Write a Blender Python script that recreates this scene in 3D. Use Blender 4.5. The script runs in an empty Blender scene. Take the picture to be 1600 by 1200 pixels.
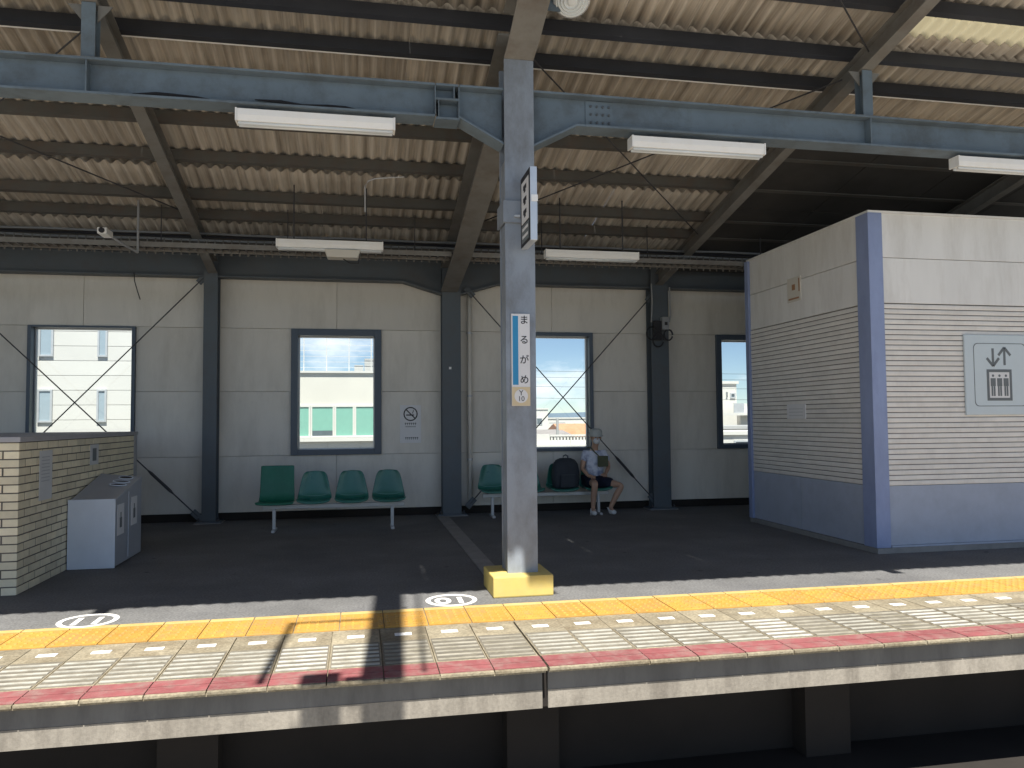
import bpy, bmesh, math, random
from mathutils import Vector, Matrix
random.seed(7)
R = math.radians
S = bpy.context.scene
COL = S.collection

# ------------------------------------------------------------------ camera
def cam_matrix(yaw, pitch, roll, loc):
    f = Vector((math.sin(yaw)*math.cos(pitch), math.cos(yaw)*math.cos(pitch), math.sin(pitch)))
    r = Vector((math.cos(yaw), -math.sin(yaw), 0)); u = r.cross(f)
    c, s = math.cos(roll), math.sin(roll)
    r2 = c*r + s*u; u2 = -s*r + c*u
    m = Matrix((r2, u2, -f)).transposed().to_4x4(); m.translation = loc
    return m
cd = bpy.data.cameras.new('camera'); cam = bpy.data.objects.new('camera', cd); COL.objects.link(cam)
cam.matrix_world = cam_matrix(R(11.0555), R(2.6405), R(-0.448), Vector((0, 0, 1.4)))
cd.sensor_fit = 'HORIZONTAL'; cd.sensor_width = 36; cd.lens = 1216.86/1600*36
cd.clip_start = 0.05; cd.clip_end = 9000
S.camera = cam

# ------------------------------------------------------------------ sky, sun, exposure
SUN_EL, SUN_AZ = 62.0, 3.0          # elevation; the light travels towards +Y, 3 degrees to +X
w = bpy.data.worlds.new('World'); S.world = w; w.use_nodes = True
nt = w.node_tree; nt.nodes.clear()
sky = nt.nodes.new('ShaderNodeTexSky'); sky.sky_type = 'NISHITA'; sky.sun_disc = False
sky.sun_elevation = R(SUN_EL); sky.sun_rotation = R(180+SUN_AZ); sky.altitude = 1200; sky.air_density = 0.75; sky.dust_density = 0.0; sky.ozone_density = 1.0
tc = nt.nodes.new('ShaderNodeTexCoord'); mp = nt.nodes.new('ShaderNodeMapping'); mp.inputs['Scale'].default_value = (1, 1, 2.6)
mp.inputs['Location'].default_value = (0.42, 0.3, 0.10)
nz = nt.nodes.new('ShaderNodeTexNoise'); nz.inputs['Scale'].default_value = 7.0; nz.inputs['Detail'].default_value = 8; nz.inputs['Roughness'].default_value = .55
cr = nt.nodes.new('ShaderNodeValToRGB'); cr.color_ramp.elements[0].position = .53; cr.color_ramp.elements[1].position = .72
mx = nt.nodes.new('ShaderNodeMix'); mx.data_type = 'RGBA'; mx.inputs[7].default_value = (11, 11.2, 11.6, 1)
bg = nt.nodes.new('ShaderNodeBackground'); bg.inputs['Strength'].default_value = 0.062
wo = nt.nodes.new('ShaderNodeOutputWorld')
nt.links.new(tc.outputs['Generated'], mp.inputs['Vector']); nt.links.new(mp.outputs[0], nz.inputs['Vector'])
nt.links.new(nz.outputs[0], cr.inputs[0]); nt.links.new(cr.outputs[0], mx.inputs[0]); nt.links.new(sky.outputs[0], mx.inputs[6])
nt.links.new(mx.outputs[2], bg.inputs[0]); nt.links.new(bg.outputs[0], wo.inputs[0])
sd = bpy.data.lights.new('sun', 'SUN'); sd.energy = 4.7; sd.angle = R(0.53); sd.color = (1, .955, .88)
sun = bpy.data.objects.new('sun', sd); COL.objects.link(sun); sun.location = (0, -10, 30)
SDIR = Vector((math.sin(R(SUN_AZ))*math.cos(R(SUN_EL)), math.cos(R(SUN_AZ))*math.cos(R(SUN_EL)), -math.sin(R(SUN_EL))))
sun.rotation_euler = SDIR.to_track_quat('-Z', 'Y').to_euler()
S.view_settings.view_transform = 'Standard'; S.view_settings.look = 'None'; S.view_settings.gamma = 1
S.view_settings.use_curve_mapping = False; S.view_settings.exposure = 0.95
S.render.engine = 'CYCLES'
S.cycles.max_bounces = 10; S.cycles.diffuse_bounces = 6; S.cycles.transparent_max_bounces = 12

# ------------------------------------------------------------------ materials
def mat(name, col, rough=.7, metal=0, var=.12, scale=6., stretch=(1, 1, 1), bump=0., bscale=60., rnd=0., dirt=None, dscale=2., damt=.5, spec=.35, coat=0, objcoord=True, speck=0, spots=0):
    m = bpy.data.materials.new(name); m.use_nodes = True
    n = m.node_tree; b = n.nodes['Principled BSDF']; L = n.links.new
    b.inputs['Roughness'].default_value = rough; b.inputs['Metallic'].default_value = metal
    b.inputs['Specular IOR Level'].default_value = spec; b.inputs['Coat Weight'].default_value = coat
    g = n.nodes.new('ShaderNodeTexCoord')
    if objcoord:
        src = g.outputs['Object']
    else:
        ge = n.nodes.new('ShaderNodeNewGeometry'); src = ge.outputs['Position']
    oi = n.nodes.new('ShaderNodeObjectInfo')
    ofs = n.nodes.new('ShaderNodeVectorMath'); ofs.operation = 'ADD'
    sc = n.nodes.new('ShaderNodeVectorMath'); sc.operation = 'SCALE'; sc.inputs['Scale'].default_value = 37.0 if rnd else 0.0
    cmb = n.nodes.new('ShaderNodeCombineXYZ')
    for i in range(3): L(oi.outputs['Random'], cmb.inputs[i])
    L(cmb.outputs[0], sc.inputs[0]); L(src, ofs.inputs[0]); L(sc.outputs[0], ofs.inputs[1])
    mpn = n.nodes.new('ShaderNodeMapping'); mpn.inputs['Scale'].default_value = stretch; L(ofs.outputs[0], mpn.inputs['Vector'])
    no = n.nodes.new('ShaderNodeTexNoise'); no.inputs['Scale'].default_value = scale; no.inputs['Detail'].default_value = 7; no.inputs['Roughness'].default_value = .62
    L(mpn.outputs[0], no.inputs['Vector'])
    mr = n.nodes.new('ShaderNodeMapRange'); mr.inputs[1].default_value = .25; mr.inputs[2].default_value = .75
    mr.inputs[3].default_value = 1-var; mr.inputs[4].default_value = 1+var; L(no.outputs[0], mr.inputs[0])
    val = mr.outputs[0]
    if rnd:
        m2 = n.nodes.new('ShaderNodeMapRange'); m2.inputs[3].default_value = 1-rnd; m2.inputs[4].default_value = 1+rnd
        L(oi.outputs['Random'], m2.inputs[0])
        mu = n.nodes.new('ShaderNodeMath'); mu.operation = 'MULTIPLY'; L(val, mu.inputs[0]); L(m2.outputs[0], mu.inputs[1]); val = mu.outputs[0]
    cm = n.nodes.new('ShaderNodeVectorMath'); cm.operation = 'SCALE'; cm.inputs[0].default_value = col[:3]; L(val, cm.inputs['Scale'])
    out = cm.outputs[0]
    if dirt:
        n2 = n.nodes.new('ShaderNodeTexNoise'); n2.inputs['Scale'].default_value = dscale; n2.inputs['Detail'].default_value = 9; n2.inputs['Roughness'].default_value = .7
        L(mpn.outputs[0], n2.inputs['Vector'])
        r2 = n.nodes.new('ShaderNodeValToRGB'); r2.color_ramp.elements[0].position = .46; r2.color_ramp.elements[1].position = .72
        r2.color_ramp.elements[1].color = (damt, damt, damt, 1); L(n2.outputs[0], r2.inputs[0])
        mm = n.nodes.new('ShaderNodeMix'); mm.data_type = 'RGBA'; mm.inputs[7].default_value = (*dirt, 1)
        L(r2.outputs[0], mm.inputs[0]); L(out, mm.inputs[6]); out = mm.outputs[2]
    for amt, kind_, scl, lo, hi in ((speck, 'n', 55, .35, .65), (spots, 'v', 2.6, .05, .075)):
        if not amt: continue
        if kind_ == 'n':
            t_ = n.nodes.new('ShaderNodeTexNoise'); t_.inputs['Detail'].default_value = 3; t_.inputs['Scale'].default_value = scl
        else:
            t_ = n.nodes.new('ShaderNodeTexVoronoi'); t_.inputs['Scale'].default_value = scl
        L(ofs.outputs[0], t_.inputs['Vector'])
        q_ = n.nodes.new('ShaderNodeMapRange'); q_.inputs[1].default_value = lo; q_.inputs[2].default_value = hi
        q_.inputs[3].default_value = 1-amt; q_.inputs[4].default_value = 1+amt if kind_ == 'n' else 1; L(t_.outputs[0], q_.inputs[0])
        v_ = n.nodes.new('ShaderNodeVectorMath'); v_.operation = 'SCALE'; L(out, v_.inputs[0]); L(q_.outputs[0], v_.inputs['Scale']); out = v_.outputs[0]
    L(out, b.inputs['Base Color'])
    rr = n.nodes.new('ShaderNodeMapRange'); rr.inputs[3].default_value = max(.05, rough-.12); rr.inputs[4].default_value = min(1, rough+.12); L(no.outputs[0], rr.inputs[0]); L(rr.outputs[0], b.inputs['Roughness'])
    if bump:
        n3 = n.nodes.new('ShaderNodeTexNoise'); n3.inputs['Scale'].default_value = bscale; n3.inputs['Detail'].default_value = 5; L(ofs.outputs[0], n3.inputs['Vector'])
        bp = n.nodes.new('ShaderNodeBump'); bp.inputs['Strength'].default_value = bump; bp.inputs['Distance'].default_value = .01; L(n3.outputs[0], bp.inputs['Height']); L(bp.outputs[0], b.inputs['Normal'])
    return m
M = {}
M['asphalt'] = mat('asphalt', (.155, .155, .153), .85, var=.26, scale=1.3, bump=.35, bscale=180, dirt=(.105, .105, .11), dscale=.8, damt=.8, objcoord=False, speck=.22, spots=.45)
M['slab'] = mat('weathered_concrete', (.275, .24, .17), .85, var=.32, scale=4, bump=.3, bscale=90, rnd=.13, dirt=(.15, .115, .07), dscale=3.4, damt=.85, speck=.2)
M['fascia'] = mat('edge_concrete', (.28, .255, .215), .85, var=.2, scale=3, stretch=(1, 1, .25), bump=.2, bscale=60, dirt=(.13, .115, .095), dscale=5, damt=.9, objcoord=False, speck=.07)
M['fascia_shade'] = mat('shade_edge_concrete', (.15, .148, .142), .85, var=.25, scale=3, stretch=(1, 1, .25), dirt=(.09, .088, .085), dscale=5, damt=.9, objcoord=False)  # darker edge concrete: the shadow under the slab overhang is painted in
M['void'] = mat('shade_black_concrete', (.028, .024, .021), .95, var=.3, scale=1.5, objcoord=False)  # near-black so the shade under the platform is put into the colour
M['ballast'] = mat('ballast', (.31, .285, .25), .95, var=.3, scale=14, bump=.8, bscale=16, objcoord=False)
M['yellow_tile'] = mat('tactile_yellow', (.50, .275, .055), .6, var=.16, scale=9, rnd=.13, dirt=(.34, .23, .11), dscale=6, damt=.85)
M['yellow_pale'] = mat('worn_yellow', (.52, .37, .135), .65, var=.12, scale=8, rnd=.05, dirt=(.55, .45, .25), dscale=7, damt=.5)
M['yellow_base'] = mat('base_yellow', (.66, .51, .16), .65, var=.10, scale=5, dirt=(.55, .45, .22), dscale=4, damt=.6)
M['white_paint'] = mat('white_road_paint', (.80, .79, .76), .7, var=.10, scale=20, rnd=.05, dirt=(.52, .49, .43), dscale=11, damt=.55)
M['rib_white'] = mat('worn_white_ribs', (.52, .51, .47), .75, var=.14, scale=14, rnd=.06, dirt=(.28, .26, .21), dscale=9, damt=.95)
M['groove'] = mat('dark_groove', (.16, .145, .115), .9, var=.3, scale=12, rnd=.15)
M['rib_mid'] = mat('half_worn_white_ribs', (.42, .41, .36), .8, var=.2, scale=10, rnd=.12, dirt=(.21, .19, .14), dscale=7, damt=1.0)
M['rib_faint'] = mat('faint_white_ribs', (.31, .29, .24), .8, var=.25, scale=8, rnd=.1, dirt=(.17, .15, .10), dscale=6, damt=1.0)
M['red'] = mat('worn_red_paint', (.25, .08, .083), .75, var=.2, scale=12, rnd=.1, dirt=(.27, .18, .16), dscale=9, damt=1.0)
M['steel'] = mat('blue_grey_paint', (.15, .195, .235), .45, var=.16, scale=2.2, dirt=(.085, .095, .10), dscale=3.2, damt=.8, objcoord=False)
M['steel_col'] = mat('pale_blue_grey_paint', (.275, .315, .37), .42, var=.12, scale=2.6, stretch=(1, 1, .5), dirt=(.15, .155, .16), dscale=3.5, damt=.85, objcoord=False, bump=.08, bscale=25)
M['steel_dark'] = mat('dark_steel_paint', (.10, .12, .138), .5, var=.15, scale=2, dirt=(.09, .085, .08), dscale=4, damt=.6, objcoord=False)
M['shading'] = mat('shade_board_black', (.06, .058, .056), .8, var=.3, scale=2, objcoord=False)
M['rafter'] = mat('grey_brown_steel', (.21, .205, .19), .55, var=.18, scale=2, dirt=(.13, .10, .08), dscale=3, damt=.7, objcoord=False)
M['purlin_dark'] = mat('near_black_purlin_paint', (.040, .043, .052), .5, var=.25, scale=2, objcoord=False)
M['purlin'] = mat('dull_purlin_steel', (.10, .098, .09), .6, var=.2, scale=2, dirt=(.12, .08, .06), dscale=5, damt=.6, objcoord=False)
M['sheet'] = mat('corrugated_slate', (.57, .525, .455), .9, var=.30, scale=2.0, stretch=(11, .30, 1), rnd=.14, dirt=(.20, .17, .14), dscale=1.6, damt=.85, bump=.25, bscale=70)
M['wall'] = mat('cream_wall_panel', (.71, .68, .615), .55, var=.06, scale=1.6, stretch=(1.6, 1, .45), rnd=.04, dirt=(.52, .49, .43), dscale=1.8, damt=.6)
M['wall_back'] = mat('wall_backing', (.42, .40, .37), .8)
M['frame'] = mat('window_frame_steel', (.085, .11, .145), .4, var=.12, scale=3)
M['frame_pale'] = mat('pale_aluminium', (.55, .56, .57), .4, metal=.3, var=.08)
M['rod'] = mat('dark_rod', (.05, .05, .055), .5, var=.15)
M['white_enamel'] = mat('white_enamel', (.92, .92, .90), .35, var=.04, scale=3, dirt=(.68, .64, .55), dscale=3, damt=.4)
M['aluminium'] = mat('brushed_aluminium', (.66, .68, .69), .35, metal=.6, var=.08)
M['black'] = mat('black_print', (.025, .025, .03), .6, var=.05)
M['grey_print'] = mat('grey_print', (.16, .18, .19), .6, var=.1)
M['brown_print'] = mat('brown_print', (.40, .22, .12), .6, var=.1)
M['paper'] = mat('notice_paper', (.74, .74, .75), .6, var=.04)
M['paper_dull'] = mat('notice_paper_dull', (.60, .615, .62), .6, var=.05)
M['blue_print'] = mat('sign_blue', (.035, .27, .52), .45, var=.05)
M['beige_print'] = mat('sign_beige', (.66, .55, .36), .5, var=.05)
M['lift_panel'] = mat('lift_panel_cream', (.81, .805, .78), .5, var=.06, scale=1.5, stretch=(1.6, 1.6, .35), dirt=(.62, .60, .56), dscale=2.2, damt=.7, rnd=.02, objcoord=False)
M['lift_slat'] = mat('lift_slat_cream', (.79, .765, .725), .55, var=.07, scale=2, stretch=(1.6, 1.6, .4), rnd=.04, dirt=(.58, .56, .52), dscale=2.5, damt=.5, objcoord=False)
M['lift_blue'] = mat('lift_dado_blue', (.40, .45, .55), .5, var=.07, scale=2, dirt=(.31, .345, .42), dscale=3, damt=.6, objcoord=False)
M['lift_post'] = mat('lift_post_blue', (.28, .345, .545), .45, var=.12, scale=3, stretch=(1, 1, .4), dirt=(.21, .26, .44), dscale=5, damt=.6, objcoord=False)
M['sign_plate'] = mat('sign_plate', (.60, .68, .72), .4, var=.03)
M['brick'] = mat('cream_brick_tile', (.74, .67, .49), .55, var=.12, scale=9, rnd=.14, bump=.1, bscale=60)
M['mortar'] = mat('grey_mortar', (.13, .12, .105), .9, var=.2)
M['cap'] = mat('coping_stone', (.40, .40, .42), .7, var=.12, scale=4, objcoord=False)
M['bin_pale'] = mat('bin_pale_panel', (.62, .68, .76), .4, var=.05)
M['bin_grey'] = mat('bin_grey_steel', (.38, .40, .44), .4, var=.08)
M['seat_green'] = mat('green_plastic_old', (.015, .15, .095), .42, var=.12, scale=5, dirt=(.05, .20, .16), dscale=4, damt=.5)
M['seat_teal'] = mat('teal_plastic', (.02, .15, .115), .30, var=.16, scale=5, spec=.6, rnd=.12, dirt=(.05, .17, .15), dscale=5, damt=.5)
M['seat_ridge'] = mat('seat_ridge_pale', (.12, .27, .25), .4)  # lighter tone than the seat plastic
M['bench_metal'] = mat('bench_metal', (.48, .49, .50), .4, metal=.3, var=.1)
M['concrete_strip'] = mat('joint_strip', (.27, .265, .255), .8, var=.15, scale=5, objcoord=False, dirt=(.16, .16, .16), dscale=4, damt=.6)
M['skin'] = mat('skin', (.48, .30, .21), .55, var=.05)
M['hair'] = mat('grey_hair', (.20, .20, .19), .7, var=.2, scale=40)
M['hat'] = mat('pale_hat', (.42, .44, .42), .9, var=.08, scale=20)
M['shirt'] = mat('shirt_white_blue', (.62, .66, .76), .85, var=.05, scale=8, dirt=(.08, .12, .27), dscale=9, damt=.95, bump=1.0, bscale=16)
M['navy'] = mat('navy_cloth', (.012, .016, .035), .85, var=.15)
M['shoe'] = mat('white_shoe', (.70, .70, .69), .6, var=.06)
M['olive'] = mat('olive_cloth', (.09, .10, .06), .85, var=.15)
M['bag'] = mat('charcoal_bag', (.035, .042, .052), .8, var=.2, scale=12)
M['bag_trim'] = mat('bag_trim', (.075, .085, .10), .7)
M['bwhite'] = mat('white_render', (.66, .64, .595), .8, var=.05, scale=.6, rnd=.02, objcoord=False)
M['bcream'] = mat('cream_render', (.66, .63, .56), .8, var=.07, scale=.5, objcoord=False)
M['bgrey'] = mat('grey_render', (.42, .42, .41), .8, var=.1, scale=.6, objcoord=False)
M['pane_green'] = mat('green_glass', (.22, .47, .38), .15, var=.05, spec=.6)
M['pane_blue'] = mat('dull_blue_glass', (.33, .40, .45), .2, var=.06, spec=.6)
M['pane_dark'] = mat('dark_glass', (.10, .13, .15), .15, spec=.6)
M['roof_orange'] = mat('orange_roof', (.56, .27, .15), .8, var=.15, scale=2, objcoord=False)
M['roof_grey'] = mat('grey_roof', (.30, .27, .26), .8, var=.15, scale=2, objcoord=False)
M['ground'] = mat('town_ground', (.20, .20, .18), .9, var=.3, scale=.05, objcoord=False)
M['hill'] = mat('hill_haze_blue', (.20, .27, .35), .95, var=.2, scale=.01, objcoord=False)  # blue tone carries the distance haze in the colour
M['grey_plastic'] = mat('grey_plastic', (.30, .31, .32), .5)
M['lens_white'] = mat('lamp_lens', (.75, .79, .80), .12, var=.03, spec=.8)

def glassmat():
    m = bpy.data.materials.new('window_glass'); m.use_nodes = True; n = m.node_tree; n.nodes.clear()
    t = n.nodes.new('ShaderNodeBsdfTransparent'); t.inputs[0].default_value = (.93, .96, .96, 1)
    g = n.nodes.new('ShaderNodeBsdfGlossy'); g.inputs['Roughness'].default_value = .03
    f = n.nodes.new('ShaderNodeFresnel'); f.inputs[0].default_value = 1.45
    x = n.nodes.new('ShaderNodeMixShader'); o = n.nodes.new('ShaderNodeOutputMaterial')
    n.links.new(f.outputs[0], x.inputs[0]); n.links.new(t.outputs[0], x.inputs[1]); n.links.new(g.outputs[0], x.inputs[2]); n.links.new(x.outputs[0], o.inputs[0])
    return m
M['glass'] = glassmat()
def frpmat():
    m = bpy.data.materials.new('translucent_sheet'); m.use_nodes = True; n = m.node_tree; n.nodes.clear()
    t = n.nodes.new('ShaderNodeBsdfTranslucent'); t.inputs[0].default_value = (.80, .76, .62, 1)
    d = n.nodes.new('ShaderNodeBsdfDiffuse'); d.inputs[0].default_value = (.62, .59, .48, 1)
    x = n.nodes.new('ShaderNodeMixShader'); x.inputs[0].default_value = .5; o = n.nodes.new('ShaderNodeOutputMaterial')
    n.links.new(t.outputs[0], x.inputs[1]); n.links.new(d.outputs[0], x.inputs[2]); n.links.new(x.outputs[0], o.inputs[0])
    return m
M['frp'] = frpmat()

# ------------------------------------------------------------------ helpers
class MB:
    """collects simple shapes into one mesh"""
    def __init__(s): s.v = []; s.f = []
    def add(s, vs, fs):
        k = len(s.v); s.v += [tuple(p) for p in vs]; s.f += [tuple(i+k for i in f) for f in fs]; return s
    def box(s, x0, x1, y0, y1, z0, z1):
        x0, x1 = sorted((x0, x1)); y0, y1 = sorted((y0, y1)); z0, z1 = sorted((z0, z1))
        return s.add([(x0, y0, z0), (x1, y0, z0), (x1, y1, z0), (x0, y1, z0), (x0, y0, z1), (x1, y0, z1), (x1, y1, z1), (x0, y1, z1)],
                     [(0, 3, 2, 1), (4, 5, 6, 7), (0, 1, 5, 4), (1, 2, 6, 5), (2, 3, 7, 6), (3, 0, 4, 7)])
    def prism(s, prof, p0, p1, side, up):
        """closed counter-clockwise 2-D profile (a along side, b along up) swept from p0 to p1"""
        p0, p1, side, up = Vector(p0), Vector(p1), Vector(side).normalized(), Vector(up).normalized()
        n = len(prof); vs = [p0+side*a+up*b for a, b in prof]+[p1+side*a+up*b for a, b in prof]
        fs = [(i, (i+1) % n, n+(i+1) % n, n+i) for i in range(n)]
        return s.add(vs, fs+[tuple(range(n-1, -1, -1)), tuple(range(n, 2*n))])
    def tube(s, pts, r, seg=8, rads=None):
        pts = [Vector(p) for p in pts]; n = len(pts); k = len(s.v)
        for i, p in enumerate(pts):
            d = (pts[min(i+1, n-1)]-pts[max(i-1, 0)]).normalized()
            a = d.cross(Vector((0, 0, 1)) if abs(d.z) < .9 else Vector((1, 0, 0))).normalized(); b = d.cross(a)
            rr = rads[i] if rads else r
            for j in range(seg):
                t = 2*math.pi*j/seg; s.v.append(tuple(p+a*math.cos(t)*rr+b*math.sin(t)*rr))
        for i in range(n-1):
            for j in range(seg):
                s.f.append((k+i*seg+j, k+i*seg+(j+1) % seg, k+(i+1)*seg+(j+1) % seg, k+(i+1)*seg+j))
        s.f.append(tuple(k+j for j in range(seg-1, -1, -1))); s.f.append(tuple(k+(n-1)*seg+j for j in range(seg)))
        return s
    def ring(s, c, r0, r1, h, seg=40, axis='Z'):
        k = len(s.v); c = Vector(c)
        for z in (0, h):
            for r in (r0, r1):
                for j in range(seg):
                    t = 2*math.pi*j/seg; a, b = r*math.cos(t), r*math.sin(t)
                    s.v.append(tuple(c+(Vector((a, b, z)) if axis == 'Z' else Vector((a, -z, b)))))
        for j in range(seg):
            q = (j+1) % seg
            for a, b in ((0, 1), (1, 3), (3, 2), (2, 0)):
                s.f.append((k+a*seg+j, k+a*seg+q, k+b*seg+q, k+b*seg+j))
        return s
    def lathe(s, prof, c, seg=24, axis=(0, 0, 1)):
        ax = Vector(axis).normalized(); a = ax.cross(Vector((0, 0, 1)) if abs(ax.z) < .9 else Vector((1, 0, 0))).normalized(); b = ax.cross(a)
        k = len(s.v); c = Vector(c); n = len(prof)
        for r, h in prof:
            for j in range(seg):
                t = 2*math.pi*j/seg; s.v.append(tuple(c+ax*h+a*math.cos(t)*r+b*math.sin(t)*r))
        for i in range(n-1):
            for j in range(seg):
                s.f.append((k+i*seg+j, k+i*seg+(j+1) % seg, k+(i+1)*seg+(j+1) % seg, k+(i+1)*seg+j))
        s.f.append(tuple(k+j for j in range(seg-1, -1, -1))); s.f.append(tuple(k+(n-1)*seg+j for j in range(seg)))
        return s
    def mesh(s, name, smooth=False, bevel=0):
        me = bpy.data.meshes.new(name); me.from_pydata(s.v, [], s.f); me.update()
        bm = bmesh.new(); bm.from_mesh(me); bmesh.ops.recalc_face_normals(bm, faces=bm.faces)
        if bevel:
            es = [e for e in bm.edges if len(e.link_faces) == 2 and e.calc_face_angle() > .6]
            bmesh.ops.bevel(bm, geom=es, offset=bevel, segments=2, affect='EDGES', profile=.6, clamp_overlap=True)
        bm.to_mesh(me); bm.free()
        if smooth:
            for p in me.polygons: p.use_smooth = True
        return me
    def build(s, name, m, parent=None, smooth=False, bevel=0):
        return link(name, s.mesh(name, smooth, bevel), m, parent)
def link(name, me, m=None, parent=None, loc=None):
    if m is not None and not me.materials: me.materials.append(M[m] if isinstance(m, str) else m)
    o = bpy.data.objects.new(name, me); COL.objects.link(o)
    if parent is not None: o.parent = parent; o.matrix_parent_inverse = Matrix.Translation(-parent.location) if parent.type == 'EMPTY' else Matrix()
    if loc is not None: o.location = loc
    return o
def tag(o, label=None, cat=None, group=None, kind=None):
    if label: o['label'] = label
    if cat: o['category'] = cat
    if group: o['group'] = group
    if kind: o['kind'] = kind
    return o
def empty(name, loc, label=None, cat=None, group=None, kind=None):
    o = bpy.data.objects.new(name, None); COL.objects.link(o); o.location = loc; o.empty_display_size = .1
    return tag(o, label, cat, group, kind)
def bx(name, m, parent, *a, bevel=0): return MB().box(*a).build(name, m, parent, bevel=bevel)
def bake(o):
    bpy.context.view_layer.update(); dg = bpy.context.evaluated_depsgraph_get()
    me = bpy.data.meshes.new_from_object(o.evaluated_get(dg)); o.modifiers.clear(); o.data = me; return o
def text(body, size, m, name, parent, loc, rot=(R(90), 0, 0), align='CENTER', extrude=.0006, sx=1, bold=0):
    c = bpy.data.curves.new(name, 'FONT'); c.body = body; c.size = size; c.align_x = align; c.align_y = 'CENTER'; c.extrude = extrude; c.resolution_u = 3; c.offset = bold
    o = bpy.data.objects.new(name, c); COL.objects.link(o); bpy.context.view_layer.update()
    me = bpy.data.meshes.new_from_object(o.evaluated_get(bpy.context.evaluated_depsgraph_get()))
    COL.objects.unlink(o); bpy.data.objects.remove(o)
    me.transform(Matrix.Translation(loc) @ Matrix.Rotation(rot[2], 4, 'Z') @ Matrix.Rotation(rot[1], 4, 'Y') @ Matrix.Rotation(rot[0], 4, 'X') @ Matrix.Diagonal((sx, 1, 1, 1)))
    me.materials.clear()
    return link(name, me, m, parent)
def iprof(w, d, tw=.012, tf=.016):
    h = d/2
    return [(-w/2, -h), (w/2, -h), (w/2, -h+tf), (tw/2, -h+tf), (tw/2, h-tf), (w/2, h-tf), (w/2, h), (-w/2, h), (-w/2, h-tf), (-tw/2, h-tf), (-tw/2, -h+tf), (-w/2, -h+tf)]

# ------------------------------------------------------------------ ground, track bed, platform
tag(bx('ground', 'ground', None, -1500, 1500, -400, 2500, -7.4, -7.0), kind='structure')
hb = MB(); hx = [-2600+i*90 for i in range(70)]
for i in range(len(hx)-1):
    z0, z1 = [12+20*abs(math.sin(hx[j]*.0021)+.5*math.sin(hx[j]*.0063+1)) for j in (i, i+1)]
    hb.add([(hx[i], 2300, -7), (hx[i+1], 2300, -7), (hx[i+1], 2300, z1), (hx[i], 2300, z0), (hx[i], 2450, -7), (hx[i+1], 2450, -7), (hx[i+1], 2450, z1), (hx[i], 2450, z0)],
           [(0, 1, 2, 3), (3, 2, 6, 7), (5, 4, 7, 6)])
tag(hb.build('hills', 'hill'), kind='structure')
tag(bx('track_bed', 'ballast', None, -40, 40, -14, 4.6, -1.6, -1.02), kind='structure')
tag(bx('under_platform_floor', 'void', None, -40, 40, 4.6, 5.6, -1.6, -1.0), kind='structure')  # floor split off the track bed and coloured near-black for the shade

plat = empty('platform', (0, 4.35, 0), kind='structure')
bx('asphalt_surface', 'asphalt', plat, -18, 20, 5.905, 12.1, -.25, 0)
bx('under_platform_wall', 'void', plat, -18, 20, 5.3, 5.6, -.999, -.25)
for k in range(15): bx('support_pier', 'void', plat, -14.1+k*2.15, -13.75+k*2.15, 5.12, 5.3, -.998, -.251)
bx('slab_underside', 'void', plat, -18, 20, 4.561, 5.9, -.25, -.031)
bx('viaduct_wall', 'bgrey', plat, -18, 20, 11.9, 12.1, -7, -.25)
bx('edge_beam', 'fascia', plat, -18, 1.028, 4.425, 4.56, -.25, -.148); bx('edge_beam_top', 'fascia_shade', plat, -18, 1.028, 4.427, 4.56, -.147, -.031)
bx('edge_beam', 'fascia', plat, 1.062, 20, 4.425, 4.56, -.25, -.148); bx('edge_beam_top', 'fascia_shade', plat, 1.062, 20, 4.427, 4.56, -.147, -.031)
bx('joint_filler', 'void', plat, 1.028, 1.062, 4.45, 4.56, -.25, -.031)
bx('joint_strip', 'concrete_strip', plat, 1.10, 1.265, 6.6, 11.42, 0, .012)
# concrete edge slabs, one object each, with ribs, red strip and white dash as sub-parts
P = .305; X0 = 1.045
slab_me = MB().box(.0025, P-.0025, 4.35, 5.405, -.018, 0).mesh('edge_slab', bevel=.004)
rib = MB()
for k in range(6): rib.box(.016, P-.016, 4.612+k*.078, 4.612+k*.078+.030, .0012, .005)
rib_mes = []
for mm_ in ('rib_white', 'rib_mid', 'rib_mid', 'rib_faint'):
    q_ = rib.mesh('anti_slip_ribs'); q_.materials.append(M[mm_]); rib_mes.append(q_)
red = MB()
for k in range(2): red.box(.003, P-.003, 4.372+k*.104, 4.372+k*.104+.094, .0002, .004)
red_me = red.mesh('red_strip')
grv_me = MB().box(.010, P-.010, 4.60, 5.08, .0002, .001).mesh('groove_strip')
dash_me = MB().box(.095, .205, 5.20, 5.255, .0002, .004).mesh('white_dash')
for k in range(-22, 28):
    x = X0+P*k
    sl = link('edge_slab', slab_me, 'slab', plat, (x+(.008 if k == 0 else 0), 0, random.uniform(-.002, .001)))
    link('anti_slip_ribs', random.choice(rib_mes), None, sl); link('groove_strip', grv_me, 'groove', sl); link('red_strip', red_me, 'red', sl); link('white_dash', dash_me, 'white_paint', sl)
bx('slab_bed', 'slab', plat, -18, 1.035, 4.362, 5.9, -.03, -.015); bx('slab_bed', 'slab', plat, 1.055, 20, 4.362, 5.9, -.03, -.015)
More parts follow.
